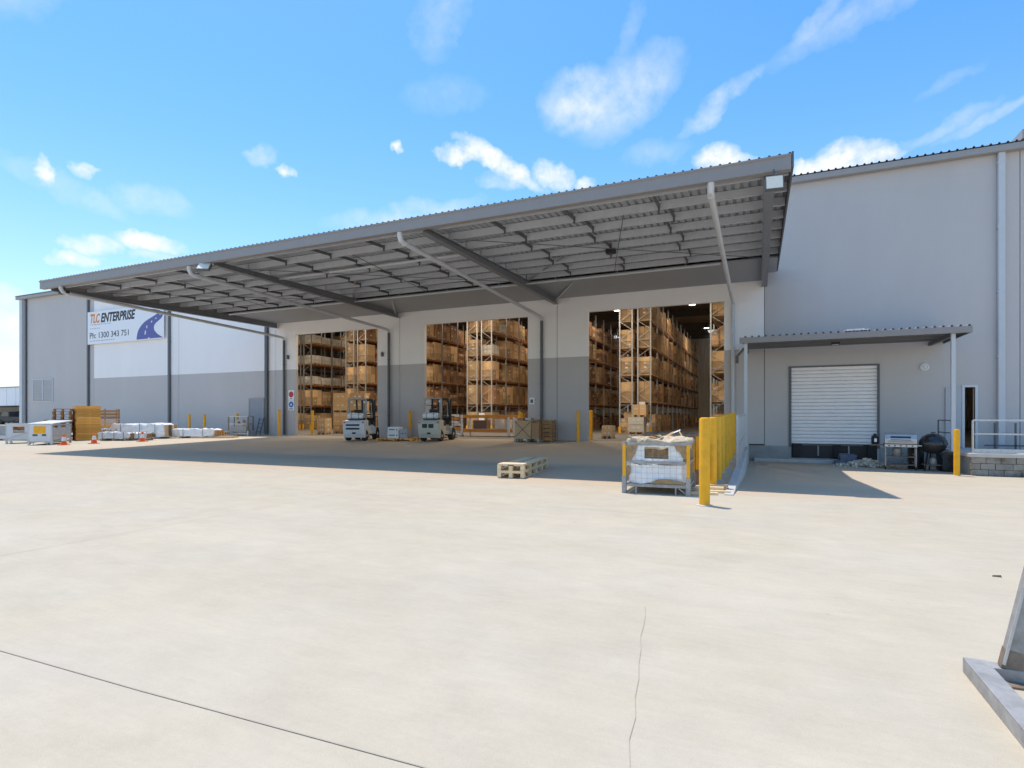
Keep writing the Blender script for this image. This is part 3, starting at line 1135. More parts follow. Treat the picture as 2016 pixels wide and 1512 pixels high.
def text(s, x, z, size, m_, w=None, bold=0.0, shear=0.0, name='lettering', y=SY - .004, parent=sg):
    cu = bpy.data.curves.new(name, 'FONT')
    cu.body = s
    cu.size = size
    cu.extrude = .002
    cu.offset = bold
    cu.shear = shear
    cu.materials.append(m_)
    o = bpy.data.objects.new(name, cu)
    COL.objects.link(o)
    bpy.context.view_layer.update()
    wd = o.dimensions.x
    o.parent = parent
    o.location = (x, y, z)
    o.rotation_euler = (R(90), 0, 0)
    if w:
        o.scale = (w / wd, 1, 1)
    me = bpy.data.meshes.new_from_object(o)
    n_ = link(name, me, parent, (x, y, z))
    n_.rotation_euler = (R(90), 0, 0)
    n_.scale = o.scale
    bpy.data.objects.remove(o)
    return n_


text('TLC', -47.24, 8.36, .93, M_SORANGE, 1.22, .035, .25)
text('ENTERPRISE', -45.88, 8.36, .93, M_SBLACK, 4.1, .035, .25)
text('Ph: 1300 343 751', -47.27, 7.17, .62, M_SGREY, 4.7, .006)
for (xa, xb, z, h, mt) in ((-47.2, -44.6, 8.17, .07, M_SGREY2), (-47.2, -45.9, 7.88, .06, M_SGREY2), (-47.2, -44.15, 6.93, .07, M_SGREY2)):
    m = MB()
    x_ = xa
    while x_ < xb:                     # far too small to read in the photograph: rows of tiny word-like strokes
        w_ = random.uniform(.12, .34)
        m.box(x_, min(x_ + w_, xb), SY - .003, SY - .0005, z, z + h)
        x_ += w_ + .07
    m.obj('small_print', mt, sg)
road = [(-41.63, 6.78), (-41.6, 7.08), (-41.46, 7.44), (-41.15, 7.75), (-40.75, 8.02), (-40.19, 8.23), (-39.64, 8.41), (-39.31, 8.53), (-39.36, 8.64), (-39.75, 8.72), (-40.53, 8.86), (-40.58, 8.92), (-40.19, 8.93), (-39.64, 8.87), (-39.09, 8.75), (-38.8, 8.62), (-38.7, 8.43), (-38.8, 8.24), (-39.09, 8.06), (-39.5, 7.86), (-39.72, 7.66), (-39.7, 7.4), (-39.4, 7.13), (-39.04, 6.93), (-38.68, 6.79)]
m = MB()
left = road[:12]
right = road[12:][::-1]
nL, nR = 14, 14


def resample(pl, n):
    ds = [0]
    for i in range(1, len(pl)):
        ds.append(ds[-1] + math.dist(pl[i], pl[i - 1]))
    out = []
    for k_ in range(n):
        s_ = ds[-1] * k_ / (n - 1)
        for i in range(1, len(pl)):
            if s_ <= ds[i] + 1e-9:
                f = (s_ - ds[i - 1]) / (ds[i] - ds[i - 1])
                out.append((pl[i - 1][0] + (pl[i][0] - pl[i - 1][0]) * f, pl[i - 1][1] + (pl[i][1] - pl[i - 1][1]) * f))
                break
    return out


la, ra_ = resample(left, 24), resample(right, 24)
for i in range(23):
    m.quad([(la[i][0], SY - .003, la[i][1]), (ra_[i][0], SY - .003, ra_[i][1]), (ra_[i + 1][0], SY - .003, ra_[i + 1][1]), (la[i + 1][0], SY - .003, la[i + 1][1])], 0 if i < 20 else 1)
m.obj('road_graphic', [M_BLUE, M_SGREY], sg)
for (x_, z, h, w_) in ((-40.67, 7.25, .28, .12), (-40.5, 7.65, .2, .1), (-39.97, 7.99, .13, .12), (-39.5, 8.2, .1, .1), (-39.05, 8.45, .08, .08), (-40.3, 6.8, .14, .16)):
    MB().hexa([(x_ - w_ / 2, SY - .007, z - h / 2), (x_ + w_ / 2, SY - .007, z - h / 2), (x_ + w_ / 2, SY - .0035, z - h / 2), (x_ - w_ / 2, SY - .0035, z - h / 2),
               (x_ - w_ / 2 + .06, SY - .007, z + h / 2), (x_ + w_ / 2 + .04, SY - .007, z + h / 2), (x_ + w_ / 2 + .04, SY - .0035, z + h / 2), (x_ - w_ / 2 + .06, SY - .0035, z + h / 2)]).obj('lane_dash', M_SIGNW, sg)

s1 = thing('speed_sign', 'upper white safety notice with red ring on the pier left of the left doorway', 'sign', (-26.82, WY - .02, 2.52))
MB().box(-.24, .24, -.01, .01, -.31, .31).obj('sign_plate', M_SIGNW, s1)
MB().lathe([(.15, -.003), (.19, -.003), (.19, .0), (.15, .0)], (0, -.012, .04), 20, axis='Y').obj('red_ring', M_RED, s1)
MB().box(-.03, .03, -.014, -.0115, -.04, .12).box(-.08, .08, -.014, -.0115, -.24, -.2).obj('sign_marks', M_SBLACK, s1)
s2 = thing('mandatory_sign', 'lower white safety notice with blue disc on the pier left of the left doorway', 'sign', (-26.82, WY - .02, 1.88))
MB().box(-.24, .24, -.01, .01, -.31, .31).obj('sign_plate', M_SIGNW, s2)
MB().lathe([(.19, -.004), (.19, 0)], (0, -.011, .05), 20, axis='Y').obj('blue_disc', M_SBLUE, s2)
MB().box(-.05, .05, -.018, -.0155, -.02, .1).obj('disc_symbol', M_SIGNW, s2)
MB().box(-.16, .16, -.014, -.0115, -.25, -.2).obj('sign_marks', M_SBLACK, s2)
s3 = thing('wall_notice', 'small white notice on the pier right of the middle doorway', 'sign', (-10.62, WY - .02, 1.97))
MB().box(-.14, .14, -.01, .01, -.17, .17).obj('sign_plate', M_SIGNW, s3)
MB().box(-.07, .07, -.014, -.0115, -.1, .08).obj('sign_marks', M_SGREY, s3)


# ------------------------------------------------------------------ bollards
def bollard_proto(h, r=.085):
    t_ = thing('bollard', '', 'bollard')
    m = MB()
    m.lathe([(r, 0), (r, h - .04), (r * .9, h - .012), (r * .5, h)], (0, 0, 0), 18)
    m.obj('bollard_tube', M_YEL, t_, smooth=True)
    m = MB()
    m.lathe([(r + .045, 0), (r + .045, .008), (r + .002, .018)], (0, 0, 0), 18)
    m.obj('base_collar', M_KERB, t_)
    return t_


b0 = bollard_proto(1.43)
row = [(-.83, 9.6), (-.88, 11.9), (-.88, 13.4), (-.89, 14.8), (-.87, 16.2), (-.86, 17.6), (-.87, 19.2), (-.88, 21.0)]
rl = ['nearest yellow bollard of the row beside the ramp, standing in front of the wire cage',
      'second yellow bollard of the ramp row, just behind the nearest one',
      'third yellow bollard counted from the near end of the ramp row',
      'fourth yellow bollard counted from the near end of the ramp row',
      'fifth yellow bollard of the ramp row, where the mesh fence begins',
      'sixth yellow bollard of the ramp row, beside the mesh fence',
      'seventh yellow bollard of the ramp row, beside the mesh fence, last but one',
      'farthest yellow bollard of the ramp row, closest to the building wall']
for i, (x_, y_) in enumerate(row):
    b = b0 if i == 0 else copy_tree(b0)
    place(b, (x_, y_, gz(x_, y_)), 0, rl[i], 'yellow bollards along the ramp edge')
for (x_, y_, h, lb) in ((5.78, 22.3, 1.5, 'yellow bollard standing in front of the kettle barbecue and awning post'),
                        (-8.0, 25.9, 1.48, 'yellow bollard outside the left jamb of the right doorway'),
                        (-7.85, 27.6, 1.5, 'yellow bollard just inside the left jamb of the right doorway'),
                        (-11.05, 25.9, 1.45, 'yellow bollard at the right end of the orange steel frame'),
                        (-17.75, 26.1, 1.5, 'yellow bollard between the white cartons and the cream forklift'),
                        (-25.9, 27.3, 1.55, 'yellow bollard inside the left doorway beside the carton stack'),
                        (-27.25, 25.9, 1.6, 'yellow bollard at the foot of the pipe left of the left doorway'),
                        (-30.95, 25.95, 1.4, 'yellow bollard behind the galvanised cage near the grey side door'),
                        (-33.15, 25.3, 1.35, 'yellow bollard by the wall, right one of the two behind the white film bundle'),
                        (-34.6, 25.3, 1.35, 'yellow bollard by the wall, left one of the two behind the white film bundle')):
    b = copy_tree(b0)
    b.scale = (1, 1, h / 1.43)
    place(b, (x_, y_, gz(x_, y_) if y_ < WY else .006), 0, lb, 'yellow bollards by the building')

# mesh fence along the ramp edge
ff = thing('mesh_fence', 'galvanised mesh safety fence on the ramp edge right of the yellow bollards', 'fence', (0, 0, 0))
FX = -.55
fy = [15.8, 18.0, 20.2, 22.4, 24.2]
for y_ in fy:
    MB().box(FX - .025, FX + .025, y_ - .025, y_ + .025, gz(FX - .1, y_), 1.24 + .01 * (y_ - 16)).obj('post', M_GALV, ff)
for i in range(4):
    ya, yb = fy[i] + .025, fy[i + 1] - .025
    za, zb = gz(-1, ya), gz(-1, yb)
    for f in (.1, .62, 1.2):
        MB().bar((FX, ya, za + f if f < 1.1 else 1.2 + .01 * (ya - 16)), (FX, yb, zb + f if f < 1.1 else 1.2 + .01 * (yb - 16)), .035).obj('rail', M_GALV, ff)
    m = MB()
    n_ = 22
    for k in range(1, n_):
        y_ = ya + (yb - ya) * k / n_
        m.bar((FX + .012, y_, gz(-1, y_) + .1), (FX + .012, y_, 1.2), .005)
    for k in range(1, 12):
        z_ = .1 + k * .1
        m.bar((FX - .008, ya, z_ + .02), (FX - .008, yb, z_ + .02), .006)
    tag(m.obj('wire_mesh', M_GALV, ff), kind='stuff')
m = MB()
m.quad([(FX - .004, 18.1, .15), (FX - .004, 20.1, .15), (FX - .004, 20.1, 1.15), (FX - .004, 18.1, 1.15)])


# ------------------------------------------------------------------ pallets, cartons
def pallet_parts(par, w, l, m_, h=.14, boards=6, z0=0.0, name='deck_board'):
    """pallet with its deck boards along X, spread along Y"""
    bw = l / boards
    bd = MB().box(-w / 2, w / 2, -bw * .38, bw * .38, 0, .02).mesh(name, m_)
    for k in range(boards):
        link('deck_board', bd, par, (0, -l / 2 + bw * (k + .5), z0 + h - .02))
    for x_ in (-w / 2 + .05, 0, w / 2 - .05):
        if h > .1:
            st = MB()
            for y_ in (-l / 2 + .07, 0, l / 2 - .07):
                st.box(x_ - .05, x_ + .05, y_ - .07, y_ + .07, z0 + .018, z0 + h - .042)
            st.box(x_ - .05, x_ + .05, -l / 2 + .01, l / 2 - .01, z0, z0 + .018)
            st.box(x_ - .05, x_ + .05, -l / 2 + .01, l / 2 - .01, z0 + h - .042, z0 + h - .021)
            st.obj('runner', m_, par)


def carton_layout(seed, w, d, h, z0=.14, nx=2, ny=2, nz=3, gap=.012):
    rr = random.Random(seed)
    out = []
    for k in range(nz):
        for i in range(nx):
            for j in range(ny):
                bw, bd, bh = w / nx, d / ny, h / nz
                ox, oy = rr.uniform(-.012, .012), rr.uniform(-.012, .012)
                out.append((-w / 2 + i * bw + gap / 2 + ox, -w / 2 * 0 + -w / 2 + (i + 1) * bw - gap / 2 + ox,
                            -d / 2 + j * bd + gap / 2 + oy, -d / 2 + (j + 1) * bd - gap / 2 + oy, z0 + k * bh + .002, z0 + (k + 1) * bh - .004))
    return out


def load_mesh(seed, kind):
    """loaded pallet on a shelf: origin bottom centre, 1.0 (x) by 1.12 (y)"""
    rr = random.Random(seed)
    m = MB()
    for y_ in (-.48, 0, .48):
        m.box(-.5, .5, y_ - .05, y_ + .05, 0, .1, 1)
    for x_ in (-.43, -.22, 0, .22, .43):
        m.box(x_ - .06, x_ + .06, -.56, .56, .1, .125, 1)
    if kind == 'w':
        nz_, h, nx, ny = 2, rr.choice((.62, .7)), 2, 3
    elif kind == 'half':
        nz_, h, nx, ny = 2, .75, 2, 2
    else:
        nz_, h, nx, ny = rr.choice((2, 3, 4)), rr.uniform(1.0, 1.5), rr.choice((1, 2, 2)), rr.choice((1, 2, 2, 3))
    for b in carton_layout(seed, .98, 1.08, h, .125, nx, ny, nz_):
        if kind != 'w' and rr.random() < .04 and b[5] > h:
            continue
        m.box(*b, 0)
        if rr.random() < .3:
            xm = b[1] + .0015
            ym = (b[2] + b[3]) / 2
            zc = b[4] + (b[5] - b[4]) * .55
            m.quad([(xm, ym - .09, zc - .05), (xm, ym + .09, zc - .05), (xm, ym + .09, zc + .07), (xm, ym - .09, zc + .07)], 2)
        if rr.random() < .3:
            xm = (b[0] + b[1]) / 2
            zc = b[4] + (b[5] - b[4]) * .5
            m.quad([(xm - .09, b[2] - .0015, zc - .05), (xm + .09, b[2] - .0015, zc - .05), (xm + .09, b[2] - .0015, zc + .06), (xm - .09, b[2] - .0015, zc + .06)], 2)
    c = {'b': M_CARTON, 'r': M_CARTON2, 'w': M_CARTONW, 'half': M_CARTON}[kind]
    me = m.mesh('pallet_load', [c, M_WOOD, M_LABELP])
    me['top'] = .125 + h
    return me


LOADS = {k: [load_mesh(s * 17 + i * 5, k) for s in range(6)] for i, k in enumerate(('b', 'r', 'w', 'half'))}

# ------------------------------------------------------------------ pallet racking inside
LEV = [.006, 2.16, 4.08, 6.02, 7.9]
RY0, RBAY, NB = 39.6, 2.7, 12
RY1 = RY0 + RBAY * NB
pairs = [(-1.95, 'right doorway, far right edge'), (-8.07, 'right doorway, centre'), (-14.22, 'right doorway, left side'),
         (-20.37, 'middle doorway, right side'), (-26.5, 'middle doorway, left side'), (-32.6, 'left doorway, right side'), (-38.8, 'left doorway, left side'), (-45.0, 'left doorway, far back')]
ends_only = {0: True}
upm = MB().box(-.045, .045, -.04, .04, 0, 10.0).mesh('upright', M_GALV)
guard = MB().box(-.09, .09, -.1, -.05, 0, .45).box(-.09, -.06, -.1, .1, 0, .45).mesh('upright_guard', M_YEL)


def frame_brace(par, y, x0, x1, first):
    if first:
        z = .25
        s = 0
        while z < 9.6:
            a, b = (x0, x1) if s % 2 == 0 else (x1, x0)
            MB().bar((a, y, z), (b, y, z + .62), .03).obj('brace', M_GALV, par)
            z += .64
            s += 1
        for z in (.25, 2.0, 4.4, 6.6, 8.8):
            MB().bar((x0, y, z), (x1, y, z), .03).obj('brace', M_GALV, par)


S_, C_ = math.sin(YAW), math.cos(YAW)
FPX, HZP = 1103.576, 819.36


def seen(px, py, pz, cx=0.0, slack=0.0):
    """does a sight line from a viewer near (cx, 0, 1.2) reach the point through a doorway?"""
    t = WY / py
    x, z = cx + (px - cx) * t, 1.2 + (pz - 1.2) * t
    if z > DH + slack:
        return False
    if not any(a - slack < x < b + slack for a, b in DOORS):
        return False
    for (pc, _) in pairs:                      # nearer racks stand in the way
        xf = pc + 1.08
        if xf >= px - .2 and abs(pc - px) > 1.3:
            t = (xf - cx) / (px - cx) if px != cx else 9
            if 0 < t < 1 and RY0 < py * t < RY1 and 1.2 + (pz - 1.2) * t < 9.2:
                return False
            xf = pc - 1.08
            t = (xf - cx) / (px - cx) if px != cx else 9
            if 0 < t < 1 and RY0 < py * t < RY1 and 1.2 + (pz - 1.2) * t < 9.2:
                return False
    return True


ORD = ['first', 'second', 'third', 'fourth', 'fifth', 'sixth', 'seventh', 'eighth', 'ninth', 'tenth', 'eleventh', 'twelfth', 'thirteenth', 'fourteenth', 'fifteenth', 'sixteenth', 'seventeenth', 'eighteenth', 'nineteenth', 'twentieth', 'twenty-first', 'twenty-second', 'twenty-third', 'twenty-fourth']
LVN = ['floor level', 'lowest shelf', 'second shelf', 'third shelf', 'top shelf']
SHORT = ['far right rack, right doorway', 'centre rack, right doorway', 'left rack, right doorway',
         'right rack, middle doorway', 'left rack, middle doorway', 'right rack, left doorway', 'left rack, left doorway', 'rearmost rack, left doorway']
cands, far_ = [], []
rr = random.Random(11)
for pi, (pc, where) in enumerate(pairs):
    for side in (-1, 1):
        x0, x1 = (pc - 1.08, pc - .2) if side < 0 else (pc + .2, pc + 1.08)
        rk = thing('pallet_rack', f'{"left" if side < 0 else "right"} half of the tall double rack seen through the {where}', 'pallet rack', (0, 0, 0), 0, 'rows of pallet racking inside the warehouse')
        nb = NB if side > 0 else 2
        for k in range(nb + 1):
            y_ = RY0 + k * RBAY
            for x_ in (x0, x1):
                link('upright', upm, rk, (x_, y_, .006))
        frame_brace(rk, RY0, x0, x1, True)
        for x_ in (x0, x1):
            link('upright_guard', guard, rk, (x_, RY0 - .02, .006))
        ye = RY0 + nb * RBAY
        for z in LEV[1:]:
            for x_ in (x0, x1):
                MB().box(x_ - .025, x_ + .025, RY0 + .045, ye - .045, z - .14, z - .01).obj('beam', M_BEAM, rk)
        xm = (x0 + x1) / 2
        if side < 0:
            mm_ = MB()
            for li, z in enumerate(LEV):
                for b in range(2, NB):
                    for h_ in (0, 1):
                        if rr.random() < .08:
                            continue
                        py = RY0 + b * RBAY + .70 + h_ * 1.3
                        hh = rr.uniform(1.1, 1.55)
                        mm_.box(xm - .48, xm + .48, py - .55, py + .55, z, z + .12, 1)
                        for (a_, c_) in ((-.54, -.01), (.01, .54)):
                            mm_.box(xm - .48, xm + .48, py + a_, py + c_, z + .125, z + hh * .5)
                            mm_.box(xm - .48, xm + .48, py + a_, py + c_, z + hh * .5 + .01, z + hh + rr.uniform(-.05, .05))
            if pi < 7:
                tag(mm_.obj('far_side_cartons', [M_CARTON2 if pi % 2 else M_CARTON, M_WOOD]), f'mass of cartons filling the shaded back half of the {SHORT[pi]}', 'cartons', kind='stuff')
        for li, z in enumerate(LEV):
            for b in range(nb):
                for h_ in (0, 1):
                    py = RY0 + b * RBAY + .70 + h_ * 1.3
                    if rr.random() < (.07 if li else .14):
                        continue
                    if pi == 6:
                        kd = 'w' if li >= 2 and b < 9 else 'b'
                    elif pi in (5, 4):
                        kd = rr.choice('bbr') if pi == 5 else rr.choice('rrb')
                    elif pi in (2,):
                        kd = rr.choice('rbr')
                    else:
                        kd = 'b' if rr.random() < .82 else rr.choice('rw')
                    me = rr.choice(LOADS[kd])
                    rec = (pi, side, li, b * 2 + h_, xm + rr.uniform(-.03, .03), py + rr.uniform(-.04, .04), z, kd, me)
                    pts_ = [(x1, py - .5, z + .3), (x1, py, z + 1.0), (x1, py - .5, z + 1.3)] + ([(xm, py - .5, z + .6)] if b == 0 and h_ == 0 else [])
                    if any(seen(*p) for p in pts_):
                        d = -S_ * xm + C_ * py
                        sz = 1.2 * FPX / d * (1.0 if (b == 0 and h_ == 0) else (S_ * 1.0))
                        if not (b == 0 and h_ == 0):
                            # apparent width of the side face
                            def sx(X, Y):
                                return FPX * (C_ * X + S_ * Y) / (-S_ * X + C_ * Y)
                            sz = abs(sx(x1, py + .5) - sx(x1, py - .5))
                        cands.append((sz, rec))
                    elif any(seen(*p, cx=c, slack=1.0) for p in pts_ for c in (-1.5, 1.5)):
                        far_.append(rec)
cands.sort(key=lambda q: -q[0])
KD = {'b': ('brown carton load', 'brown'), 'r': ('dark red-brown carton load', 'red'), 'w': ('white carton load', 'white'), 'half': ('brown carton load', 'brown')}



def load_obj(rec):
    pi, side, li, n_, x_, y_, z, kd, me = rec
    o = link('pallet_load', me, None, (x_, y_, z))
    o.rotation_euler = (0, 0, 0)
    return o


for q, (sz, rec) in enumerate(cands):
    if q >= 285:
        far_.append(rec)
        continue
    pi, side, li, n_, x_, y_, z, kd, me = rec
    nm, _ = KD[kd]
    if side < 0:
        lb = f'{nm}, {ORD[n_]} inwards, {LVN[li]}, left half of {SHORT[pi]}'
    else:
        lb = f'{nm}, {ORD[n_]} inwards, {LVN[li]}, {SHORT[pi]}'
    tag(load_obj(rec), lb, 'carton stack', 'palletised cartons on the racks')
m = MB()
mats_ = []
if far_:
    allm = [M_CARTON, M_CARTON2, M_CARTONW, M_WOOD, M_LABELP]
    cm = {'b': 0, 'half': 0, 'r': 1, 'w': 2}
    for rec in far_:
        pi, side, li, n_, x_, y_, z, kd, me = rec
        b = len(m.v)
        m.v += [(v.co.x + x_, v.co.y + y_, v.co.z + z) for v in me.vertices]
        for p in me.polygons:
            m.f.append(tuple(b + i for i in p.vertices))
            m.m.append((cm[kd], 3, 4)[p.material_index])
    tag(m.obj('distant_carton_loads', allm), 'mass of cartons deep on the racking at the far end of the aisles', 'cartons', kind='stuff')
print('LOADS', len(cands), len(far_))

# high-bay lamps over the aisles
hb_d = bpy.data.lights.new('high_bay_light', 'AREA')
hb_d.shape = 'DISK'
hb_d.size = .5
hb_d.energy = 55
hb_d.color = (1.0, .86, .68)
hb_fill = hb_d.copy()  # stronger nearest row, added out of view to light the rack ends
hb_fill.energy = 230
M_LAMP = bpy.data.materials.new('lamp_glow')
M_LAMP.use_nodes = True
bs = M_LAMP.node_tree.nodes['Principled BSDF']
bs.inputs['Emission Color'].default_value = (1, .86, .65, 1)
bs.inputs['Emission Strength'].default_value = 6
housing = MB().lathe([(.06, .35), (.09, .3), (.12, .12), (.28, 0), (.27, .0)], (0, 0, 0), 16).mesh('lamp_housing', M_STEEL)
disc = MB().lathe([(.25, -.004), (.25, .0)], (0, 0, -.005), 16).mesh('lamp_disc', M_LAMP)
AN = {-5.0: 'aisle behind the right doorway', -11.1: 'aisle left of the centre rack', -17.3: 'aisle behind the middle doorway', -23.4: 'aisle left of the middle racks', -29.5: 'aisle behind the left doorway', -35.7: 'far left aisle'}
for ax, an in AN.items():
    for k, y_ in enumerate((33.3, 47, 60)):
        t_ = thing('high_bay_lamp', f'{("nearest", "middle", "farthest")[k]} round high-bay lamp under the roof over the {an}', 'lamp', (ax, y_, 10.15), 0, 'high-bay lamps over the aisles')
        link('lamp_housing', housing, t_)
        link('lamp_disc', disc, t_)
        MB().bar((0, 0, .35), (0, 0, 1.1), .02).obj('cord', M_STEEL, t_)
        lt = link('lamp_light', hb_fill if k == 0 else hb_d, t_, (0, 0, -.03))


# ------------------------------------------------------------------ cartons on the floor
def big_load(loc, rz, label, w=1.0, d=1.0, h=1.3, nx=2, ny=2, nz=3, mc=M_CARTON, mp=M_WOOD, group=None, labels=True, ptop=.14, seed=1):
    t_ = thing('palletised_cartons', label, 'carton stack', loc, rz, group)
    pallet_parts(t_, w * 1.02, d * 1.02, mp, ptop)
    rr_ = random.Random(seed)
    for b in carton_layout(seed, w, d, h, ptop + .001, nx, ny, nz):
        c = MB().box(*b).obj('carton', mc, t_)
        zc = b[4] + (b[5] - b[4]) * .6
        m = MB()
        if labels:
            for (qa, qb) in ((.28, .42), (.58, .74)):
                xa, xb = b[0] + (b[1] - b[0]) * qa, b[0] + (b[1] - b[0]) * qb
                m.quad([(xa, b[2] - .0015, zc - .05), (xb, b[2] - .0015, zc - .05), (xb, b[2] - .0015, zc + .05), (xa, b[2] - .0015, zc + .05)])
            ya, yb = b[2] + (b[3] - b[2]) * .35, b[2] + (b[3] - b[2]) * .62
            m.quad([(b[1] + .0015, ya, zc - .05), (b[1] + .0015, yb, zc - .05), (b[1] + .0015, yb, zc + .05), (b[1] + .0015, ya, zc + .05)])
            tag(m.obj('paper_label', M_LABELP, c), kind='stuff')
    return t_


gp = 'brown carton stacks inside the left doorway'
big_load((-26.9 + .1, 31.2, .006), R(20), 'lower left stack of brown cartons inside the left doorway', 1.05, 1.05, 1.32, 2, 2, 3, group=gp, seed=2)
big_load((-25.8 + .1, 31.6, .006), R(20), 'lower right stack of brown cartons inside the left doorway', 1.05, 1.05, 1.32, 2, 2, 3, group=gp, seed=3)
big_load((-26.8, 31.2, 1.47), R(20), 'upper left stack of brown cartons inside the left doorway', 1.05, 1.05, 1.2, 1, 1, 2, group=gp, seed=4)
big_load((-25.7, 31.6, 1.47), R(20), 'upper right stack of brown cartons inside the left doorway', 1.05, 1.05, 1.2, 1, 1, 2, group=gp, seed=5)
big_load((-26.1, 28.6, .006), R(5), 'low brown carton stack beside the bollard inside the left doorway', .6, .7, .95, 1, 1, 3, seed=6)
big_load((-7.45, 29.6, .006), R(0), 'small orange-brown carton pair just inside the right doorway', .6, .6, .55, 1, 1, 2, seed=7)
big_load((-7.6, 38.1, .006), R(0), 'grey-white cartons at the foot of the centre rack', 1.05, 1.0, 1.0, 1, 2, 2, mc=M_CARTONW, seed=8)
big_load((-7.4, 38.2, 1.15), R(0), 'brown cartons on top of the grey-white ones at the centre rack foot', .9, .9, .7, 2, 1, 1, seed=9)

# white cartons on an orange pallet between the forklifts
wc = thing('white_cartons', 'white and grey cartons on a flat orange pallet between the two forklifts', 'carton stack', (-16.95, 23.9, gz(-17, 23.9)), R(12))
pallet_parts(wc, 1.9, 1.2, M_OWOOD, .13, 7)
for (x0, x1, z0, z1, mt) in ((-.45, .15, .131, .42, M_WHITE), (-.44, .14, .425, .70, M_WHITE), (.2, .62, .131, .6, mat('grey_carton', (.4, .41, .43), .8))):
    c = MB().box(x0, x1, -.35, .25, z0, z1).obj('carton', mt, wc)
    MB().box(x0 + .08, x1 - .2, -.352, -.3505, (z0 + z1) / 2 - .02, (z0 + z1) / 2 + .03).box(x1 - .12, x1 - .06, -.352, -.3505, (z0 + z1) / 2 - .03, (z0 + z1) / 2 + .04).obj('printed_mark', M_SGREY, c)

# strapped crates right of the orange frame
cr = thing('strapped_crate', 'brown cartons strapped with cross bands on a grey pallet by the bollard', 'crate', (-10.2, 25.15, gz(-10.2, 25.1)), R(4))
pallet_parts(cr, 1.25, 1.05, mat('grey_wood', (.40, .38, .35), .85, island=.1), .16)
for (x0, x1) in ((-.6, .22), (.25, .6)):
    c = MB().box(x0, x1, -.5, .5, .161, 1.0 if x0 < 0 else .92).obj('carton', M_CARTON if x0 < 0 else M_CARTON2, cr)
m = MB()
for s in (-1, 1):
    m.bar((-.6 if s > 0 else .2, -.506, .2), (.2 if s > 0 else -.6, -.506, .98), .03, .004, up=(0, 1, 0))
m.box(-.22, -.18, -.508, .5, 1.001, 1.006)
m.obj('strap', M_SGREY, cr)
for (x_, z) in ((-.4, 1.02), (0, 1.03), (.4, .95)):
    MB().box(x_ - .14, x_ + .14, -.3, .2, z, z + .12).obj('loose_packet', M_CARTONW if x_ == 0 else M_CARTON2, cr)
ck = thing('dark_crate', 'narrow dark brown crate beside the strapped cartons against the pier', 'crate', (-9.35, 25.55, gz(-9.4, 25.5)), R(4))
for z in (.05, .25, .45, .65, .85):
    MB().box(-.22, .22, -.35, .35, z, z + .16).obj('slat', M_DWOOD, ck)
for (x_, y_) in ((-.2, -.37), (.2, -.37), (-.2, .37), (.2, .37)):
    MB().box(x_ - .03, x_ + .03, y_ - .02, y_ + .02, 0, 1.05).obj('corner_post', M_DWOOD, ck)

# orange steel frame in the middle doorway
of = thing('orange_steel_frame', 'low frame of orange rack beams on white posts in the middle doorway', 'steel frame', (0, 0, 0))
FY = 29.4
for z in (1.18, .35):
    MB().box(-16.45, -12.75, FY - .05, FY + .05, z - .09, z + .09).obj('beam', M_ORA, of)
    MB().box(-16.45, -12.75, FY + .85, FY + .95, z - .09, z + .09).obj('beam', M_ORA, of)
for x_ in (-16.25, -13.2, -12.85):
    for y_ in (FY - .09, FY + .99):
        MB().box(x_ - .06, x_ + .06, y_ - .04, y_ + .04, .006, 1.28 if x_ < -14 else 1.15).obj('post', M_WHITE, of)
    MB().box(x_ - .1, x_ + .1, FY - .17, FY - .0, .006, .05).obj('foot', M_DPIPE, of)
MB().box(-12.62, -12.42, FY - .1, FY + .1, .006, 1.45).obj('end_post', M_ORA, of)
for x_ in (-16.3, -15.0, -13.9, -12.7):
    MB().box(x_ - .04, x_ + .04, FY + .05, FY + .85, 1.1, 1.16).obj('cross_bar', M_ORA, of)
for (x_, w_, z0, h, mt, lb) in ((-15.2, .9, .46, .5, mat('brown_crate', (.2, .12, .08), .8), 'dark brown crate standing inside the orange frame'),
                                (-14.0, .42, .46, .55, M_CARTONW, 'cream carton inside the orange frame, left one of the pair'),
                                (-13.45, .30, .46, .55, M_CARTONW, 'cream carton inside the orange frame, narrower right one')):
    o = MB().box(x_ - w_ / 2, x_ + w_ / 2, FY + .2, FY + .7, z0, z0 + h).obj('boxed_goods', mt)
    tag(o, lb, 'box')
MB().box(-16.2, -12.9, FY + .06, FY + .84, .441, .455).obj('shelf_deck', M_GALV, of)
for (x_, z, lb) in ((-16.95, 1.2, 'orange and white parts heaped at the left end of the orange frame'),):
    t_ = thing('spare_rack_parts', lb, 'steel parts', (x_, FY, .006))
    rp = random.Random(9)
    for k in range(7):
        zz = .1 + k * .19
        MB().bar((-.3 + rp.uniform(-.1, .1), rp.uniform(-.2, .2), zz), (.42 + rp.uniform(-.1, .1), rp.uniform(-.2, .2), zz + rp.uniform(-.05, .05)), .14).obj('beam_offcut', rp.choice((M_ORA, M_ORA, M_CARTON2, M_WHITE)), t_)
wr = thing('wrapped_stack', 'tall pale blue film wrapped stack leaning behind the cream forklift', 'wrapped load', (-17.5, 27.25, .006), R(5))
M_BFILM = mat('pale_blue_film', (.38, .5, .66), .3, var=.2, scale=6, bump=.8, bscale=8, damt=.5, dirt=(.75, .78, .8), dscale=4)
for k in range(5):
    MB().box(-.28 + .02 * (k % 2), .24, -.3, .3, .1 + k * .43, .1 + k * .43 + .41).obj('film_bundle', M_BFILM, wr, bevel=.05)
MB().box(-.35, .35, -.35, .35, 0, .1).obj('base_board', M_WOOD, wr)
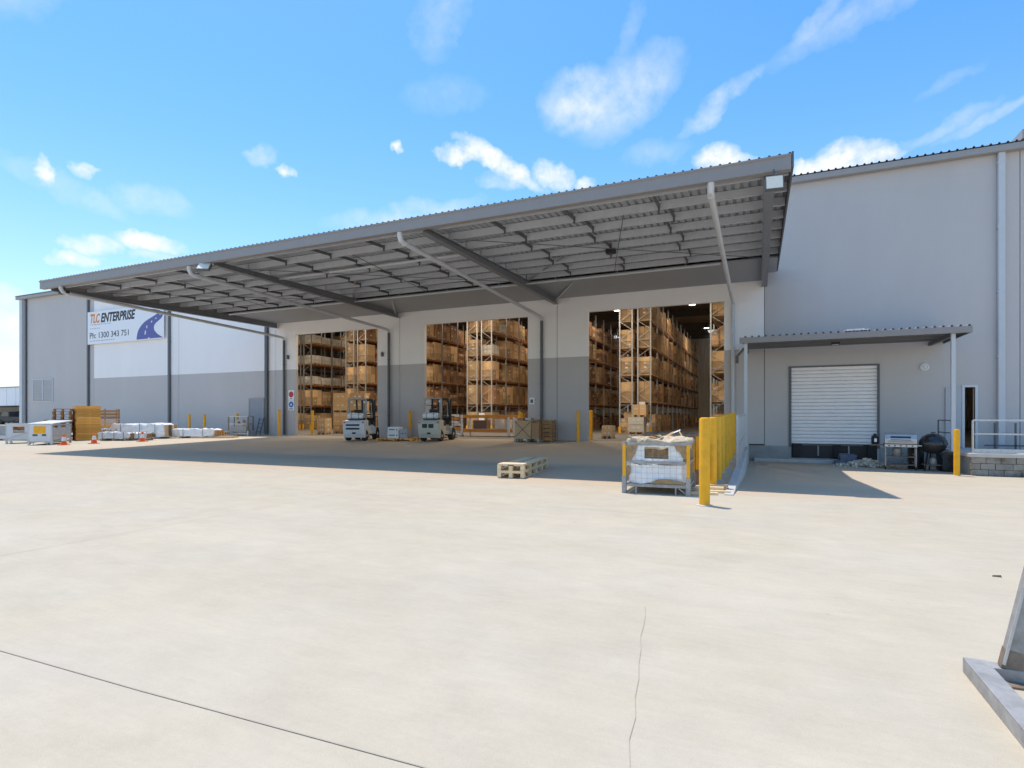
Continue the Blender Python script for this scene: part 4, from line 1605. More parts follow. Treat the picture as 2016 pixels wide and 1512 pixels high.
for (x_, y_, z_, s_) in ((-7.05, 39.45, 1.85, .42), (-19.6, 39.45, 1.1, .5)):
    t_ = thing('rack_load_sign', 'white load notice on the end frame of the ' + ('centre rack of the right doorway' if x_ > -10 else 'rack in the middle doorway'), 'sign', (x_ - .5, y_, z_))
    MB().box(-s_ / 2, s_ / 2, -.01, .01, -.35, .35).obj('sign_plate', M_SIGNW, t_)


# ------------------------------------------------------------------ forklifts
def wheel(par, x, y, r, w, mr):
    s = MB().lathe([(r * .62, -w / 2), (r * .94, -w / 2), (r, -w / 2 + .03), (r, w / 2 - .03), (r * .94, w / 2), (r * .62, w / 2)], (0, 0, 0), 24, axis='X')
    o = s.obj('wheel', M_RUBBER, par, smooth=True)
    o.location = (x, y, r)
    MB().lathe([(r * .2, -w / 2 - .012), (r * .3, -w / 2 + .01), (r * .60, -w / 2 + .02), (r * .61, w / 2 - .02), (r * .3, w / 2 - .01), (r * .2, w / 2 + .012)], (0, 0, 0), 16, axis='X').obj('rim', mr, o, smooth=True)


def forklift(label, loc, rz, paint, vents, side_paint):
    f = thing('forklift', label, 'forklift', loc, rz, 'gas forklifts under the canopy')
    W = .56
    # counterweight: rounded casting with tucked-in base
    prof = [(-1.02, .16), (-1.2, .34), (-1.27, .55), (-1.28, .86), (-1.22, .99), (-1.08, 1.04), (-.62, 1.04), (-.62, .62), (-.66, .58), (-.8, .60), (-.95, .56), (-1.06, .44), (-1.08, .3)]
    cw = MB().prism([(-1.1, .16), (-1.22, .36), (-1.27, .6), (-1.275, .88), (-1.22, 1.0), (-1.08, 1.05), (-.64, 1.05), (-.62, .60), (-1.0, .58), (-1.04, .16)], -W, W)
    cw.obj('counterweight', paint, f, fix=True, bevel=.06)
    MB().box(-.3, .3, -1.02, -.62, .2, .58).obj('axle_block', M_BLACK, f)
    if vents == 'slots':
        for z in (.80, .62):
            MB().box(-.40, .30, -1.29, -1.262, z - .045, z + .045).obj('vent', M_BLACK, f, bevel=.01)
    else:
        for x_ in (-.2, .13):
            MB().box(x_ - .13, x_ + .13, -1.29, -1.262, .66, .86).obj('vent', M_BLACK, f, bevel=.02)
    MB().box(-.09, .09, -1.25, -1.19, .36, .44).obj('tow_pin', M_BLACK, f)
    for x_ in (-.48, .48):
        MB().box(x_ - .04, x_ + .04, -1.288, -1.262, .9, .96).obj('tail_light', M_RED, f)
    # chassis and hood
    ch = MB().prism([(-.62, .3), (-.62, .62), (-.61, 1.0), (-.2, .98), (-.08, .90), (.02, .48), (.38, .48), (.44, .95), (.66, 1.02), (.74, .95), (.74, .62), (.42, .60), (.36, .26), (-.3, .22), (-.45, .3)], -.48, .48)
    ch.obj('chassis', side_paint, f, fix=True, bevel=.025)
    MB().hexa([(-.485, -.60, .78), (.485, -.60, .78), (.485, -.1, .74), (-.485, -.1, .74), (-.485, -.60, 1.005), (.485, -.60, 1.005), (.485, -.12, .95), (-.485, -.12, .95)]).obj('engine_cover', M_BLACK, f, bevel=.01)
    MB().box(-.485, .485, .42, .72, .72, 1.03).obj('cowl', M_BLACK, f, bevel=.02)
    for s in (-1, 1):
        m = MB()
        pr = [(.75 + .39 * math.cos(a), .33 + .39 * math.sin(a)) for a in [R(q) for q in range(20, 181, 20)]]
        pr2 = [(.75 + .35 * math.cos(a), .33 + .35 * math.sin(a)) for a in [R(q) for q in range(180, 19, -20)]]
        m.prism(pr + pr2, s * .36, s * .6)
        m.obj('mudguard', side_paint, f, fix=True)
        MB().box(min(s * .48, s * .6), max(s * .48, s * .6), -.25, .3, .28, .33).obj('step', M_BLACK, f)
        wheel(f, s * .43, -.80, .265, .2, side_paint)
        wheel(f, s * .49, .75, .33, .24, side_paint)
    # overhead guard
    gm = M_TRIM if vents == 'slots' else mat('guard_paint', (.36, .35, .32), .45)
    for s in (-1, 1):
        MB().bar((s * .46, -.72, 1.04), (s * .44, -.66, 2.12), .07).obj('guard_post', gm, f)
        MB().bar((s * .46, .62, 1.0), (s * .42, .36, 2.12), .07).obj('guard_post', M_BLACK, f)
        MB().bar((s * .43, -.7, 2.13), (s * .41, .44, 2.13), .06).obj('guard_side_bar', M_BLACK, f)
        MB().tube([(s * .3, 1.12, .3), (s * .3, 1.13, 1.2), (s * .27, 1.06, 2.1)], .014, 6).obj('hydraulic_hose', M_BLACK, f)
        MB().box(s * .12 - .012, s * .12 + .012, 1.03, 1.045, .3, 2.05).obj('lift_chain', M_DCLUT, f)
    MB().box(-.46, .46, -.74, -.67, 2.10, 2.16).obj('guard_side_bar', gm, f)
    for k in range(6):
        y_ = -.52 + k * .18
        MB().box(-.4, .4, y_ - .02, y_ + .02, 2.11, 2.15).obj('guard_bar', M_BLACK, f)
    # seat, steering, dash
    MB().box(-.25, .25, -.5, -.05, .99, 1.1).obj('seat_cushion', M_BLACK, f, bevel=.03)
    MB().hexa([(-.24, -.55, 1.08), (.24, -.55, 1.08), (.24, -.42, 1.08), (-.24, -.42, 1.08), (-.2, -.66, 1.58), (.2, -.66, 1.58), (.2, -.56, 1.6), (-.2, -.56, 1.6)]).obj('seat_back', M_BLACK, f, bevel=.03)
    MB().bar((0, .5, .9), (0, .3, 1.22), .06).obj('steering_column', M_BLACK, f)
    ring = [(.17 * math.cos(a), .28 + .17 * math.sin(a) * .85, 1.24 + .17 * math.sin(a) * .4) for a in [R(q) for q in range(0, 361, 30)]]
    MB().tube(ring, .014, 6).obj('steering_wheel', M_BLACK, f)
    MB().box(-.4, .4, .5, .7, .95, 1.18).obj('dashboard', M_BLACK, f, bevel=.02)
    # gas bottle lying across the counterweight
    tk = MB().lathe([(.03, -.42), (.10, -.40), (.145, -.34), (.152, -.3), (.152, .3), (.145, .34), (.1, .4), (.03, .42)], (0, -.93, 1.26), 20, axis='X').obj('gas_bottle', M_WHITE, f, smooth=True)
    for x_ in (-.19, .19):
        MB().lathe([(.158, -.02), (.158, .02)], (x_, -.93, 1.26), 20, axis='X').obj('bottle_strap', M_AGED, tk)
    MB().box(-.34, .34, -1.06, -.8, 1.05, 1.10).obj('bottle_cradle', M_BLACK, f)
    MB().lathe([(.1, .42), (.11, .5), (.1, .5)], (0, -.93, 1.26), 12, axis='X').obj('bottle_collar', M_AGED, tk)
    # mast, carriage and forks
    for s in (-1, 1):
        MB().box(s * .34 - .035, s * .34 + .035, .98, 1.1, .1, 2.14).obj('mast_channel', M_DCLUT, f)
        MB().box(s * .26 - .025, s * .26 + .025, 1.0, 1.09, .14, 2.2).obj('mast_channel', M_AGED, f)
        MB().tube([(s * .18, 1.0, .2), (s * .18, 1.0, 1.9)], .03, 8).obj('lift_ram', M_AGED, f)
        MB().bar((s * .35, 1.0, .9), (s * .35, .66, .7), .05).obj('tilt_ram', M_AGED, f)
        MB().box(s * .28 - .05, s * .28 + .05, 1.16, 2.15, .06, .1).box(s * .28 - .05, s * .28 + .05, 1.14, 1.18, .06, .62).obj('fork', M_DCLUT, f)
    for z in (.35, 1.3, 2.06):
        MB().box(-.3, .3, 1.1, 1.125, z, z + .08).obj('mast_crossbar', M_DCLUT, f)
    MB().box(-.5, .5, 1.126, 1.15, .2, .28).box(-.5, .5, 1.126, 1.15, .5, .58).obj('carriage', M_DCLUT, f)
    for k in range(7):
        x_ = -.48 + k * .16
        MB().box(x_ - .012, x_ + .012, 1.13, 1.15, .58, 1.2).obj('backrest_bar', M_DCLUT, f)
    MB().box(-.5, .5, 1.13, 1.15, 1.2, 1.24).obj('backrest_bar', M_DCLUT, f)
    for s in (-1, 1):
        MB().lathe([(.06, 0), (.06, .05), (.04, .07)], (s * .34, -.62, 1.98), 12, axis='Y').obj('work_light', M_WHITE, f)
        MB().lathe([(.06, 0), (.06, .05), (.04, .07)], (s * .36, .5, 1.9), 12, axis='Y').obj('head_light', M_WHITE, f)
    MB().lathe([(.05, 0), (.05, .07), (.03, .09)], (.25, -.6, 2.16), 10).obj('beacon', M_ORACONE, f)
    m = MB().box(-.36, -.22, .42, .44, 1.45, 1.62)
    m.obj('mirror', M_WHITE, f)
    return f


forklift('white gas forklift with two dark horizontal vent slots, parked at the left doorway', (-19.15, 23.75, gz(-19, 23.7)), R(20), M_MWHITE, 'slots', M_MWHITE)
forklift('cream gas forklift with two square dark vents, parked at the middle doorway', (-15.05, 24.6, gz(-15, 24.5)), R(11), M_CREAM, 'squares', M_CREAM)


# ------------------------------------------------------------------ stillages (steel box cages)
def blob_box(x0, x1, y0, y1, z0, z1, n=10, amp=.03, seed=1):
    from mathutils import noise as mn
    m = MB()

    def p(x, y, z):
        v = Vector((x, y, z))
        o = mn.noise_vector(v * 3.1 + Vector((seed * 7.3, 0, 0))) + .5 * mn.noise_vector(v * 8 + Vector((seed, 3, 0)))
        return (x + o.x * amp, y + o.y * amp, z + o.z * amp)
    cx_, cy_, cz_ = (x0 + x1) / 2, (y0 + y1) / 2, (z0 + z1) / 2

    def face(o, u, v):
        for i in range(n):
            for j in range(n):
                q = []
                for (a, b) in ((i, j), (i + 1, j), (i + 1, j + 1), (i, j + 1)):
                    P = Vector(o) + Vector(u) * (a / n) + Vector(v) * (b / n)
                    # round the corners a little
                    dx, dy, dz = (P.x - cx_) / ((x1 - x0) / 2), (P.y - cy_) / ((y1 - y0) / 2), (P.z - cz_) / ((z1 - z0) / 2)
                    k_ = 1 - .035 * max(0, abs(dx) ** 6 + abs(dy) ** 6 + abs(dz) ** 6 - 1)
                    P = Vector((cx_ + (P.x - cx_) * k_, cy_ + (P.y - cy_) * k_, cz_ + (P.z - cz_) * k_))
                    q.append(p(*P))
                m.quad(q)
    X, Y, Z = (x1 - x0, 0, 0), (0, y1 - y0, 0), (0, 0, z1 - z0)
    face((x0, y0, z0), X, Z)
    face((x1, y0, z0), Y, Z)
    face((x1, y1, z0), (-X[0], 0, 0), Z)
    face((x0, y1, z0), (0, -Y[1], 0), Z)
    face((x0, y0, z1), X, Y)
    face((x0, y1, z0), X, (0, -Y[1], 0))
    return m


def stillage(loc, rz, label, w=1.1, d=1.1, h=.98, mframe=M_AGED, posts=M_AGED, mesh=True, plate=None, window=None, group=None):
    t_ = thing('stillage', label, 'storage cage', loc, rz, group)
    hw, hd = w / 2, d / 2
    for (sx_, sy_) in ((-1, -1), (1, -1), (-1, 1), (1, 1)):
        m = MB()
        m.box(sx_ * hw - .03, sx_ * hw + .03, sy_ * hd - .03, sy_ * hd + .03, .32, h - .06)
        m.obj('corner_post', posts, t_)
        MB().box(sx_ * hw - .04, sx_ * hw + .04, sy_ * hd - .04, sy_ * hd + .04, 0, .32).obj('foot_post', mframe, t_)
        MB().box(sx_ * hw - .035, sx_ * hw + .035, sy_ * hd - .035, sy_ * hd + .035, h - .06, h).obj('post_cap', mframe, t_)
    for z in (.13, h * .58, h - .07):
        for s in (-1, 1):
            MB().box(-hw + .04, hw - .04, s * hd - .02, s * hd + .02, z, z + .045).obj('rail', mframe, t_)
            MB().box(s * hw - .02, s * hw + .02, -hd + .04, hd - .04, z, z + .045).obj('rail', mframe, t_)
    MB().box(-hw + .03, hw - .03, -hd + .03, hd - .03, .176, .19).obj('floor_tray', mframe, t_)
    for s in (-1, 1):
        m = MB()
        m.box(s * hw * .62 - .012, s * hw * .62 + .012, -hd - .01, -hd + .015, 0, .13)
        m.bar((s * hw * .95, -hd, .02), (s * hw * .72, -hd, .12), .02)
        m.obj('fork_guide', mframe, t_)
    if mesh:
        m = MB()
        n_ = int(w / .1)
        for k in range(1, n_):
            x_ = -hw + w * k / n_
            m.box(x_ - .0016, x_ + .0016, -hd - .0016, -hd + .0016, .18, h - .07)
            m.box(x_ - .0025, x_ + .0025, hd - .0025, hd + .0025, .18, h - .07)
        n_ = int(d / .1)
        for k in range(1, n_):
            y_ = -hd + d * k / n_
            for s in (-1, 1):
                m.box(s * hw - .0025, s * hw + .0025, y_ - .0025, y_ + .0025, .18, h - .07)
        n_ = int((h - .25) / .1)
        for k in range(1, n_):
            z_ = .18 + (h - .25) * k / n_
            for s in (-1, 1):
                m.box(-hw + .03, hw - .03, s * hd - .005, s * hd - .0018, z_ - .0016, z_ + .0016)
                m.box(s * hw - .007, s * hw - .0025, -hd + .03, hd - .03, z_ - .0025, z_ + .0025)
        tag(m.obj('wire_mesh', mframe, t_), kind='stuff')
    if plate:
        za, zb = plate
        m = MB()
        y0, y1 = -hd - .032, -hd - .022
        if window:
            wx0, wx1, wz0, wz1 = window
            m.box(-hw + .03, wx0, y0, y1, za, zb)
            m.box(wx1, hw - .03, y0, y1, za, zb)
            m.box(wx0, wx1, y0, y1, za, wz0)
            m.box(wx0, wx1, y0, y1, wz1, zb)
        else:
            m.box(-hw + .03, hw - .03, y0, y1, za, zb)
        m.obj('front_plate', M_MWHITE, t_)
    return t_


st = stillage((-1.80, 11.2, -.25), R(2), 'rusty galvanised mesh cage full of white plastic and cardboard, beside the near bollard', 1.16, 1.2, .98, M_AGED, M_YEL, True)
bag = blob_box(-.53, .53, -.565, -.1, .19, .56, 14, .05, 2).obj('plastic_sack', M_FILM, None, smooth=True)
bag.location = (-1.80, 11.2, -.25)
bag.rotation_euler = (0, 0, R(2))
tag(bag, 'crumpled white plastic sacks filling the lower half of the near cage', 'plastic sacks')
bag2 = blob_box(-.37, .47, -.54, -.15, .55, .9, 14, .035, 5)
# opening in the front sheet shows cardboard behind
o = thing('white_sheet', 'white plastic sheet with a square dark opening in the upper half of the near cage', 'plastic sheet', (-1.80, 11.2, -.25), R(2))
m = MB()
ny_, nx_ = 14, 22
from mathutils import noise as mn
for i in range(nx_):
    for j in range(ny_):
        xa, xb = -.47 + .96 * i / nx_, -.47 + .96 * (i + 1) / nx_
        za, zb = .56 + .34 * j / ny_, .56 + .34 * (j + 1) / ny_
        xc, zc_ = (xa + xb) / 2, (za + zb) / 2
        if -.22 < xc < .22 and .66 < zc_ < .87:
            continue

        def dy_(a, b):
            return -.575 + .022 * mn.noise(Vector((a * 9, b * 9, 2))) + .015 * mn.noise(Vector((a * 22, b * 20, 2)))
        m.quad([(xa, dy_(xa, za), za), (xb, dy_(xb, za), za), (xb, dy_(xb, zb), zb), (xa, dy_(xa, zb), zb)])
m.obj('sheet', M_FILM, o, smooth=True)
fr = random.Random(8)
for (pts_) in ([(-.53, .93), (-.30, .93), (-.36, .84), (-.38, .74), (-.45, .62), (-.53, .58)], [(.32, .93), (.54, .93), (.54, .66), (.47, .70), (.44, .78), (.37, .83)],
               [(-.53, .30), (-.47, .36), (-.45, .48), (-.53, .54)], [(-.1, .2), (.5, .2), (.5, .24), (.2, .29), (.02, .27)]):
    MB().prism([(a, b) for a, b in pts_], 0, .012, 'Z').obj('torn_flap', MATS['flattened_cardboard'], o, fix=True)
for ch in o.children:
    if ch.name.startswith('torn_flap'):
        ch.rotation_euler = (R(90), 0, 0)
        ch.location = (0, -.602, 0)
cb = blob_box(-.52, .52, -.36, .5, .2, .93, 10, .03, 9).obj('cardboard_waste', mat('flattened_cardboard', (.40, .27, .14), .9, var=.25, scale=9, damt=.6, dirt=(.12, .07, .04), dscale=5, bump=.8, bscale=14))
cb.location = (-1.80, 11.2, -.25)
tag(cb, 'torn brown cardboard packed behind the white sheet in the near cage', 'cardboard')
hp = blob_box(-.55, .56, -.5, .58, .84, 1.02, 16, .085, 40).obj('torn_cardboard', mat('pale_kraft', (.62, .5, .34), .85, var=.25, scale=6, damt=.75, dirt=(.24, .15, .08), dscale=4, bump=1, bscale=12))
hp.location = (-1.80, 11.2, -.25)
tag(hp, 'crumpled brown cardboard bulging over the top of the near cage', 'cardboard')
tp = MB()
rr4 = random.Random(4)
for k in range(16):
    px, py = rr4.uniform(-.5, .5), rr4.uniform(-.5, .52)
    a = rr4.uniform(0, 3.14)
    l_ = rr4.uniform(.06, .17)
    zt = 1.0 + .10 * max(0, 1 - abs(px - .15) * 1.6) * rr4.random()
    tl = rr4.uniform(-.12, .12)
    dx, dy = math.cos(a) * l_, math.sin(a) * l_
    nx_2, ny_2 = -math.sin(a) * l_ * .6, math.cos(a) * l_ * .6
    tp.hexa([(px - dx, py - dy, zt), (px + dx * .9, py + dy * .9, zt + tl), (px + dx + nx_2, py + dy + ny_2, zt + tl + .03), (px - dx + nx_2, py - dy + ny_2, zt + .02),
             (px - dx, py - dy, zt + .006), (px + dx * .9, py + dy * .9, zt + tl + .006), (px + dx + nx_2, py + dy + ny_2, zt + tl + .036), (px - dx + nx_2, py - dy + ny_2, zt + .026)], rr4.choice((0, 0, 1, 2)))
t_ = tp.obj('loose_packaging', [M_WOOD, M_CARTON, M_FILM])
t_.location = (-1.80, 11.2, -.25)
tag(t_, 'flaps of torn board and film heaped on top of the near cage', 'packaging', kind='stuff')

st2 = stillage((-1.78, 12.95, -.24), R(2), 'second rusty cage with brown boards, hidden behind the cage of white plastic', 1.1, 1.3, 1.08, M_RUST, M_YEL, False)
for k in range(9):
    x_ = -.5 + k * .125
    o = MB().box(x_ - .05, x_ + .05, -.5, .55, .2, 1.0 + .1 * random.random()).obj('board_load', mat('rust_board', (.33, .2, .11), .85, var=.3, scale=6, island=.3), st2)
# loose timber beside the bollard
tb = thing('timber_offcuts', 'pale timber boards lying on the concrete behind the nearest yellow bollard', 'timber', (-.9, 11.5, -.25), R(6))
for (x_, y_, l_, z) in ((-.12, -.55, .5, 0), (.05, -.25, .62, 0), (-.1, .1, .5, 0), (.05, .45, .6, 0), (0, -.1, .5, .05), (.1, .3, .5, .05)):
    MB().box(x_ - l_ / 2, x_ + l_ / 2, y_ - .06, y_ + .06, z, z + .045).obj('board', M_PINE, tb)

# long pale pallets
lp = thing('long_pallet', 'long narrow stack of pale pine pallets at the edge of the canopy shadow', 'pallet', (-5.5, 13.2, -.24), R(8))
W2, L2 = .32, 1.3
for lay in range(2):
    z0 = lay * .17
    for x_ in (-W2 + .04, 0, W2 - .04):
        nblk = 5
        for k in range(nblk):
            y_ = -L2 + .08 + k * (2 * L2 - .16) / (nblk - 1)
            MB().box(x_ - .045, x_ + .045, y_ - .07, y_ + .07, z0 + .02, z0 + .11).obj('spacer_block', M_PINE, lp)
        MB().box(x_ - .045, x_ + .045, -L2, L2, z0, z0 + .019).obj('runner', M_PINE, lp)
    if lay == 0:
        nb_ = 12
        for k in range(nb_):
            y_ = -L2 + .06 + k * (2 * L2 - .12) / (nb_ - 1)
            MB().box(-W2, W2, y_ - .05, y_ + .05, z0 + .111, z0 + .135).obj('deck_board', M_PINE, lp)
        MB().box(-W2, W2, -L2, L2, .136, .168).obj('packing_layer', M_PINE, lp)
for x_ in (-.26, -.13, .14, .26):
    MB().box(x_ - .06, x_ + .06, -L2, L2, .281, .305).obj('top_board', M_PINE, lp)
MB().box(-.08, .1, -.6, L2, .281, .300).obj('top_board', M_WOOD, lp)
MB().box(-.31, .31, -L2, -L2 + .5, .306, .33).obj('top_board', M_PINE, lp)

# ------------------------------------------------------------------ left yard storage
s = stillage((-34.85, 16.2, gz(-34, 16.2)), R(55), 'grey steel bin with a square opening, leftmost of the two bins by the cones', 1.0, 1.0, 1.05, M_GALV, M_GALV, False, (.2, 1.0), (-.25, .2, .55, .88))
c = blob_box(-.4, .4, -.3, .42, .2, .86, 6, .03, 3).obj('bin_contents', M_CARTON2)
c.location = s.location
c.rotation_euler = s.rotation_euler
tag(c, 'dark brown scrap inside the leftmost grey bin', 'scrap')
MB().bar((-.55, -.55, .2), (.3, -.56, .55), .05, .02).obj('diagonal_stay', M_GALV, s)
s = stillage((-32.4, 16.25, gz(-32, 16.2)), R(40), 'pale steel bin with yellow panel and white sloping lid, beside the first cone', .92, 1.9, 1.0, M_GALV, M_GALV, False, (.18, .98))
MB().box(-.26, .22, -.99, -.985, .55, .90).obj('yellow_panel', M_YEL, s)
MB().box(-.3, -.1, -.99, -.985, .42, .52).box(.08, .25, -.99, -.985, .42, .52).obj('fork_slot', M_DPIPE, s)
MB().hexa([(-.5, -1.0, 1.0), (.5, -1.0, 1.0), (.5, 1.05, 1.12), (-.5, 1.05, 1.12), (-.5, -1.0, 1.03), (.5, -1.0, 1.03), (.5, 1.05, 1.17), (-.5, 1.05, 1.17)]).obj('lid', M_WHITE, s)
for z in (.3, .5, .7):
    MB().box(.465, .485, -.9, .9, z - .06, z + .13).obj('side_panel', M_GALV, s)


def pallet_thing(label, loc, rz, w, l, m_, group, h=.145, solid=False):
    t_ = thing('pallet', label, 'pallet', loc, rz, group)
    pallet_parts(t_, w, l, m_, h, 7)
    if solid:
        for sg_ in (-1, 1):
            MB().box(-w / 2, w / 2, sg_ * l / 2 - .012, sg_ * l / 2 + .012, .004, h - .024).obj('edge_board', m_, t_)
            MB().box(sg_ * w / 2 - .012, sg_ * w / 2 + .012, -l / 2 + .014, l / 2 - .014, .004, h - .024).obj('edge_board', m_, t_)
    return t_


p0 = None
g1 = 'orange pallets in the tall stack by the wall'
for k in range(13):
    lb = f'orange wooden pallet, {ORD[k] if k else "bottom one"}{" from the ground" if k else ""}, in the tall stack by the wall'
    if p0 is None:
        p0 = pallet_thing(lb, (-32.8, 19.0, gz(-32.8, 19)), R(70), 1.1, 1.1, M_OWOOD, g1, solid=True)
        p = p0
    else:
        p = copy_tree(p0)
    place(p, (-34.6 + random.uniform(-.02, .02), 19.1 + random.uniform(-.02, .02), gz(-34.6, 19.1) + k * .146), R(70) + random.uniform(-.02, .02), lb, g1)
g1 = 'brown pallets in the stack left of the tall one'
for k in range(12):
    lb = f'brown wooden pallet, {ORD[k] if k else "bottom one"}{" from the ground" if k else ""}, in the stack behind the tall orange one'
    if k == 0:
        q0 = pallet_thing(lb, (0, 0, 0), 0, .8, 1.1, M_DWOOD, g1)
        p = q0
    else:
        p = copy_tree(q0)
    place(p, (-35.2 + random.uniform(-.04, .04), 18.25 + random.uniform(-.03, .03), gz(-34, 18.3) + k * .146), R(60) + random.uniform(-.03, .03), lb, g1)
g1 = 'pallets in the low stack beside the pale bin'
for k in range(8):
    lb = f'pallet {"lying on the ground" if k == 0 else "number " + str(k + 1) + " up"} in the low stack between pale bin and cone'
    lb = f'brown pallet, {ORD[k] if k else "bottom one"}{" from the ground" if k else ""}, in the low stack beside the pale bin'
    p = copy_tree(q0)
    place(p, (-34.3 + random.uniform(-.05, .05), 17.45 + random.uniform(-.04, .04), gz(-33.4, 17.6) + k * .146), R(58) + random.uniform(-.05, .05), lb, g1)
# brown crates on the right of the stack
for k, (z, h) in enumerate(((0, .58), (.6, .5), (1.12, .62))):
    t_ = thing('timber_crate', f'{("bottom dark", "middle", "topmost")[k]} brown slatted crate right of the tall pallet stack', 'crate', (-36.9, 21.5, gz(-36, 21.3) + z), R(52), 'slatted crates beside the pallets')
    for j in range(3):
        zz = .03 + j * (h - .06) / 3
        MB().box(-.62, .62, -.55, -.53, zz, zz + (h - .06) / 3 - .05).obj('slat', M_DWOOD if k != 1 else M_OWOOD, t_)
        MB().box(.60, .62, -.52, .52, zz, zz + (h - .06) / 3 - .05).obj('slat', M_DWOOD, t_)
    for (x_, y_) in ((-.59, -.5), (0, -.5), (.58, -.5), (.58, .5), (-.59, .5)):
        MB().box(x_ - .04, x_ + .018, y_ - .03, y_ + .03, 0, h).obj('corner_post', M_DWOOD, t_)
    MB().box(-.58, .58, -.5, .5, .02, .06).obj('crate_floor', M_BLACK, t_)

g1 = 'white film wrapped bundles on the ground by the wall'


def bundle(label, loc, rz, l, w, h, m_, seed, ends=M_CARTON):
    t_ = thing('wrapped_bundle', label, 'wrapped bundle', loc, rz, g1)
    blob_box(-l / 2, l / 2, -w / 2, w / 2, .09, h, 18, .085, seed).obj('film_wrap', m_, t_, smooth=True)
    for x_ in (-l * .35, 0, l * .35):
        MB().box(x_ - .05, x_ + .05, -w / 2, w / 2, 0, .085).obj('bearer', M_WOOD, t_)
    for x_ in (-l * .3, l * .05, l * .33):
        MB().box(x_ - .012, x_ + .012, -w / 2 - .05, w / 2 + .05, h + .03, h + .036).box(x_ - .012, x_ + .012, -w / 2 - .056, -w / 2 - .05, .05, h + .03).obj('binding_strap', M_SGREY, t_)
    rq = random.Random(seed)
    for k in range(4):
        y_ = -w / 2 + w * (k + .5) / 4
        MB().box(l / 2 - .02, l / 2 + .06, y_ - w / 10, y_ + w / 10, .12 + rq.uniform(0, .05), h - .06).obj('exposed_end', rq.choice((ends, M_SGREY, M_CARTON2)), t_)


bundle('front rounded white film bundle beside the second cone', (-32.1, 19.3, gz(-32, 19.3)), R(20), 1.9, .75, .46, M_WRAP, 3)
bundle('long raised white film bundle with striped brown end, behind the third cone', (-32.9, 21.2, gz(-33, 21.2)), R(20), 3.3, 1.0, .85, M_FILM, 4)
bundle('small white film bundle on the ground left of the long raised one', (-34.4, 20.5, gz(-34, 20.5)), R(20), 1.2, .7, .55, M_WRAP, 8)
bundle('low white bundle with dark tubes in front of the long raised one', (-31.0, 19.9, gz(-31, 19.9)), R(20), 1.0, .6, .42, M_WRAP, 14)
bundle('long low bluish white film bundle in front of the two wall bollards', (-31.0, 22.4, gz(-31, 22.4)), R(20), 4.2, .9, .52, M_FILM, 5)
bundle('thin pale film bundle lying behind the long low one', (-30.6, 23.7, gz(-30.6, 23.7)), R(20), 2.0, .5, .34, M_FILM, 6)
t_ = thing('timber_packs', 'flat pale timber boards on the ground between the film bundle and the galvanised cage', 'timber', (-28.75, 23.1, gz(-28.7, 23.1)), R(20))
for k in range(7):
    MB().box(-.8 + .1 * (k % 3), .75, -.45 + k * .13, -.45 + k * .13 + .1, .0 + .05 * (k % 2), .05 + .05 * (k % 2)).obj('board', M_PINE if k % 2 else M_WOOD, t_)
s = stillage((-29.6, 25.1, gz(-29.6, 25.1)), R(28), 'open galvanised cage in front of the grey side door', 1.15, .8, 1.25, M_GALV, M_RUST, True)
t_ = thing('cage_bags', 'grey bags in the lower half of the cage by the side door', 'bags', (-29.6, 25.1, gz(-29.6, 25.1)), R(28))
blob_box(-.5, .45, -.3, .3, .2, .62, 8, .04, 12).obj('bag', mat('grey_bag', (.42, .42, .41), .7), t_, smooth=True)
t_ = thing('cage_board', 'small white carton with dark mark inside the cage by the side door', 'box', (-29.6, 25.1, gz(-29.6, 25.1)), R(28))
MB().box(-.2, .2, -.25, .2, .64, 1.0).obj('carton', M_CARTONW, t_)
MB().box(-.1, .06, -.254, -.251, .75, .9).obj('mark', M_SGREY, t_)
t_ = thing('steel_ladder', 'short dark stepladder leaning by the grey side door', 'ladder', (-28.95, 25.8, gz(-29, 25.8)), R(0))
for x_ in (-.18, .18):
    MB().bar((x_, 0, 0), (x_, .3, 1.1), .04).obj('stile', M_STEEL, t_)
for z in (.25, .5, .75, 1.0):
    MB().bar((-.16, z * .27, z), (.16, z * .27, z), .03).obj('rung', M_STEEL, t_)


# ------------------------------------------------------------------ traffic cones
def cone(label, loc):
    t_ = thing('traffic_cone', label, 'traffic cone', loc, 0, 'orange traffic cones on the left')
    MB().box(-.19, .19, -.19, .19, 0, .035).obj('base', M_ORACONE, t_, bevel=.01)
    MB().lathe([(.135, .035), (.098, .2)], (0, 0, 0), 18).obj('lower_cone', M_ORACONE, t_, smooth=True)
    MB().lathe([(.1, .2), (.062, .40)], (0, 0, 0), 18).obj('white_band', M_WHITE, t_, smooth=True)
    MB().lathe([(.063, .40), (.035, .52), (.025, .53)], (0, 0, 0), 18).obj('cone_tip', M_ORACONE, t_, smooth=True)


cone('orange and white traffic cone between the pale bin and the pallets', (-30.6, 15.9, gz(-30, 15.9)))
cone('orange and white traffic cone below the tall pallet stack', (-30.35, 17.1, gz(-30, 17)))
cone('orange and white traffic cone in front of the long film bundle', (-29.6, 19.0, gz(-29, 19)))

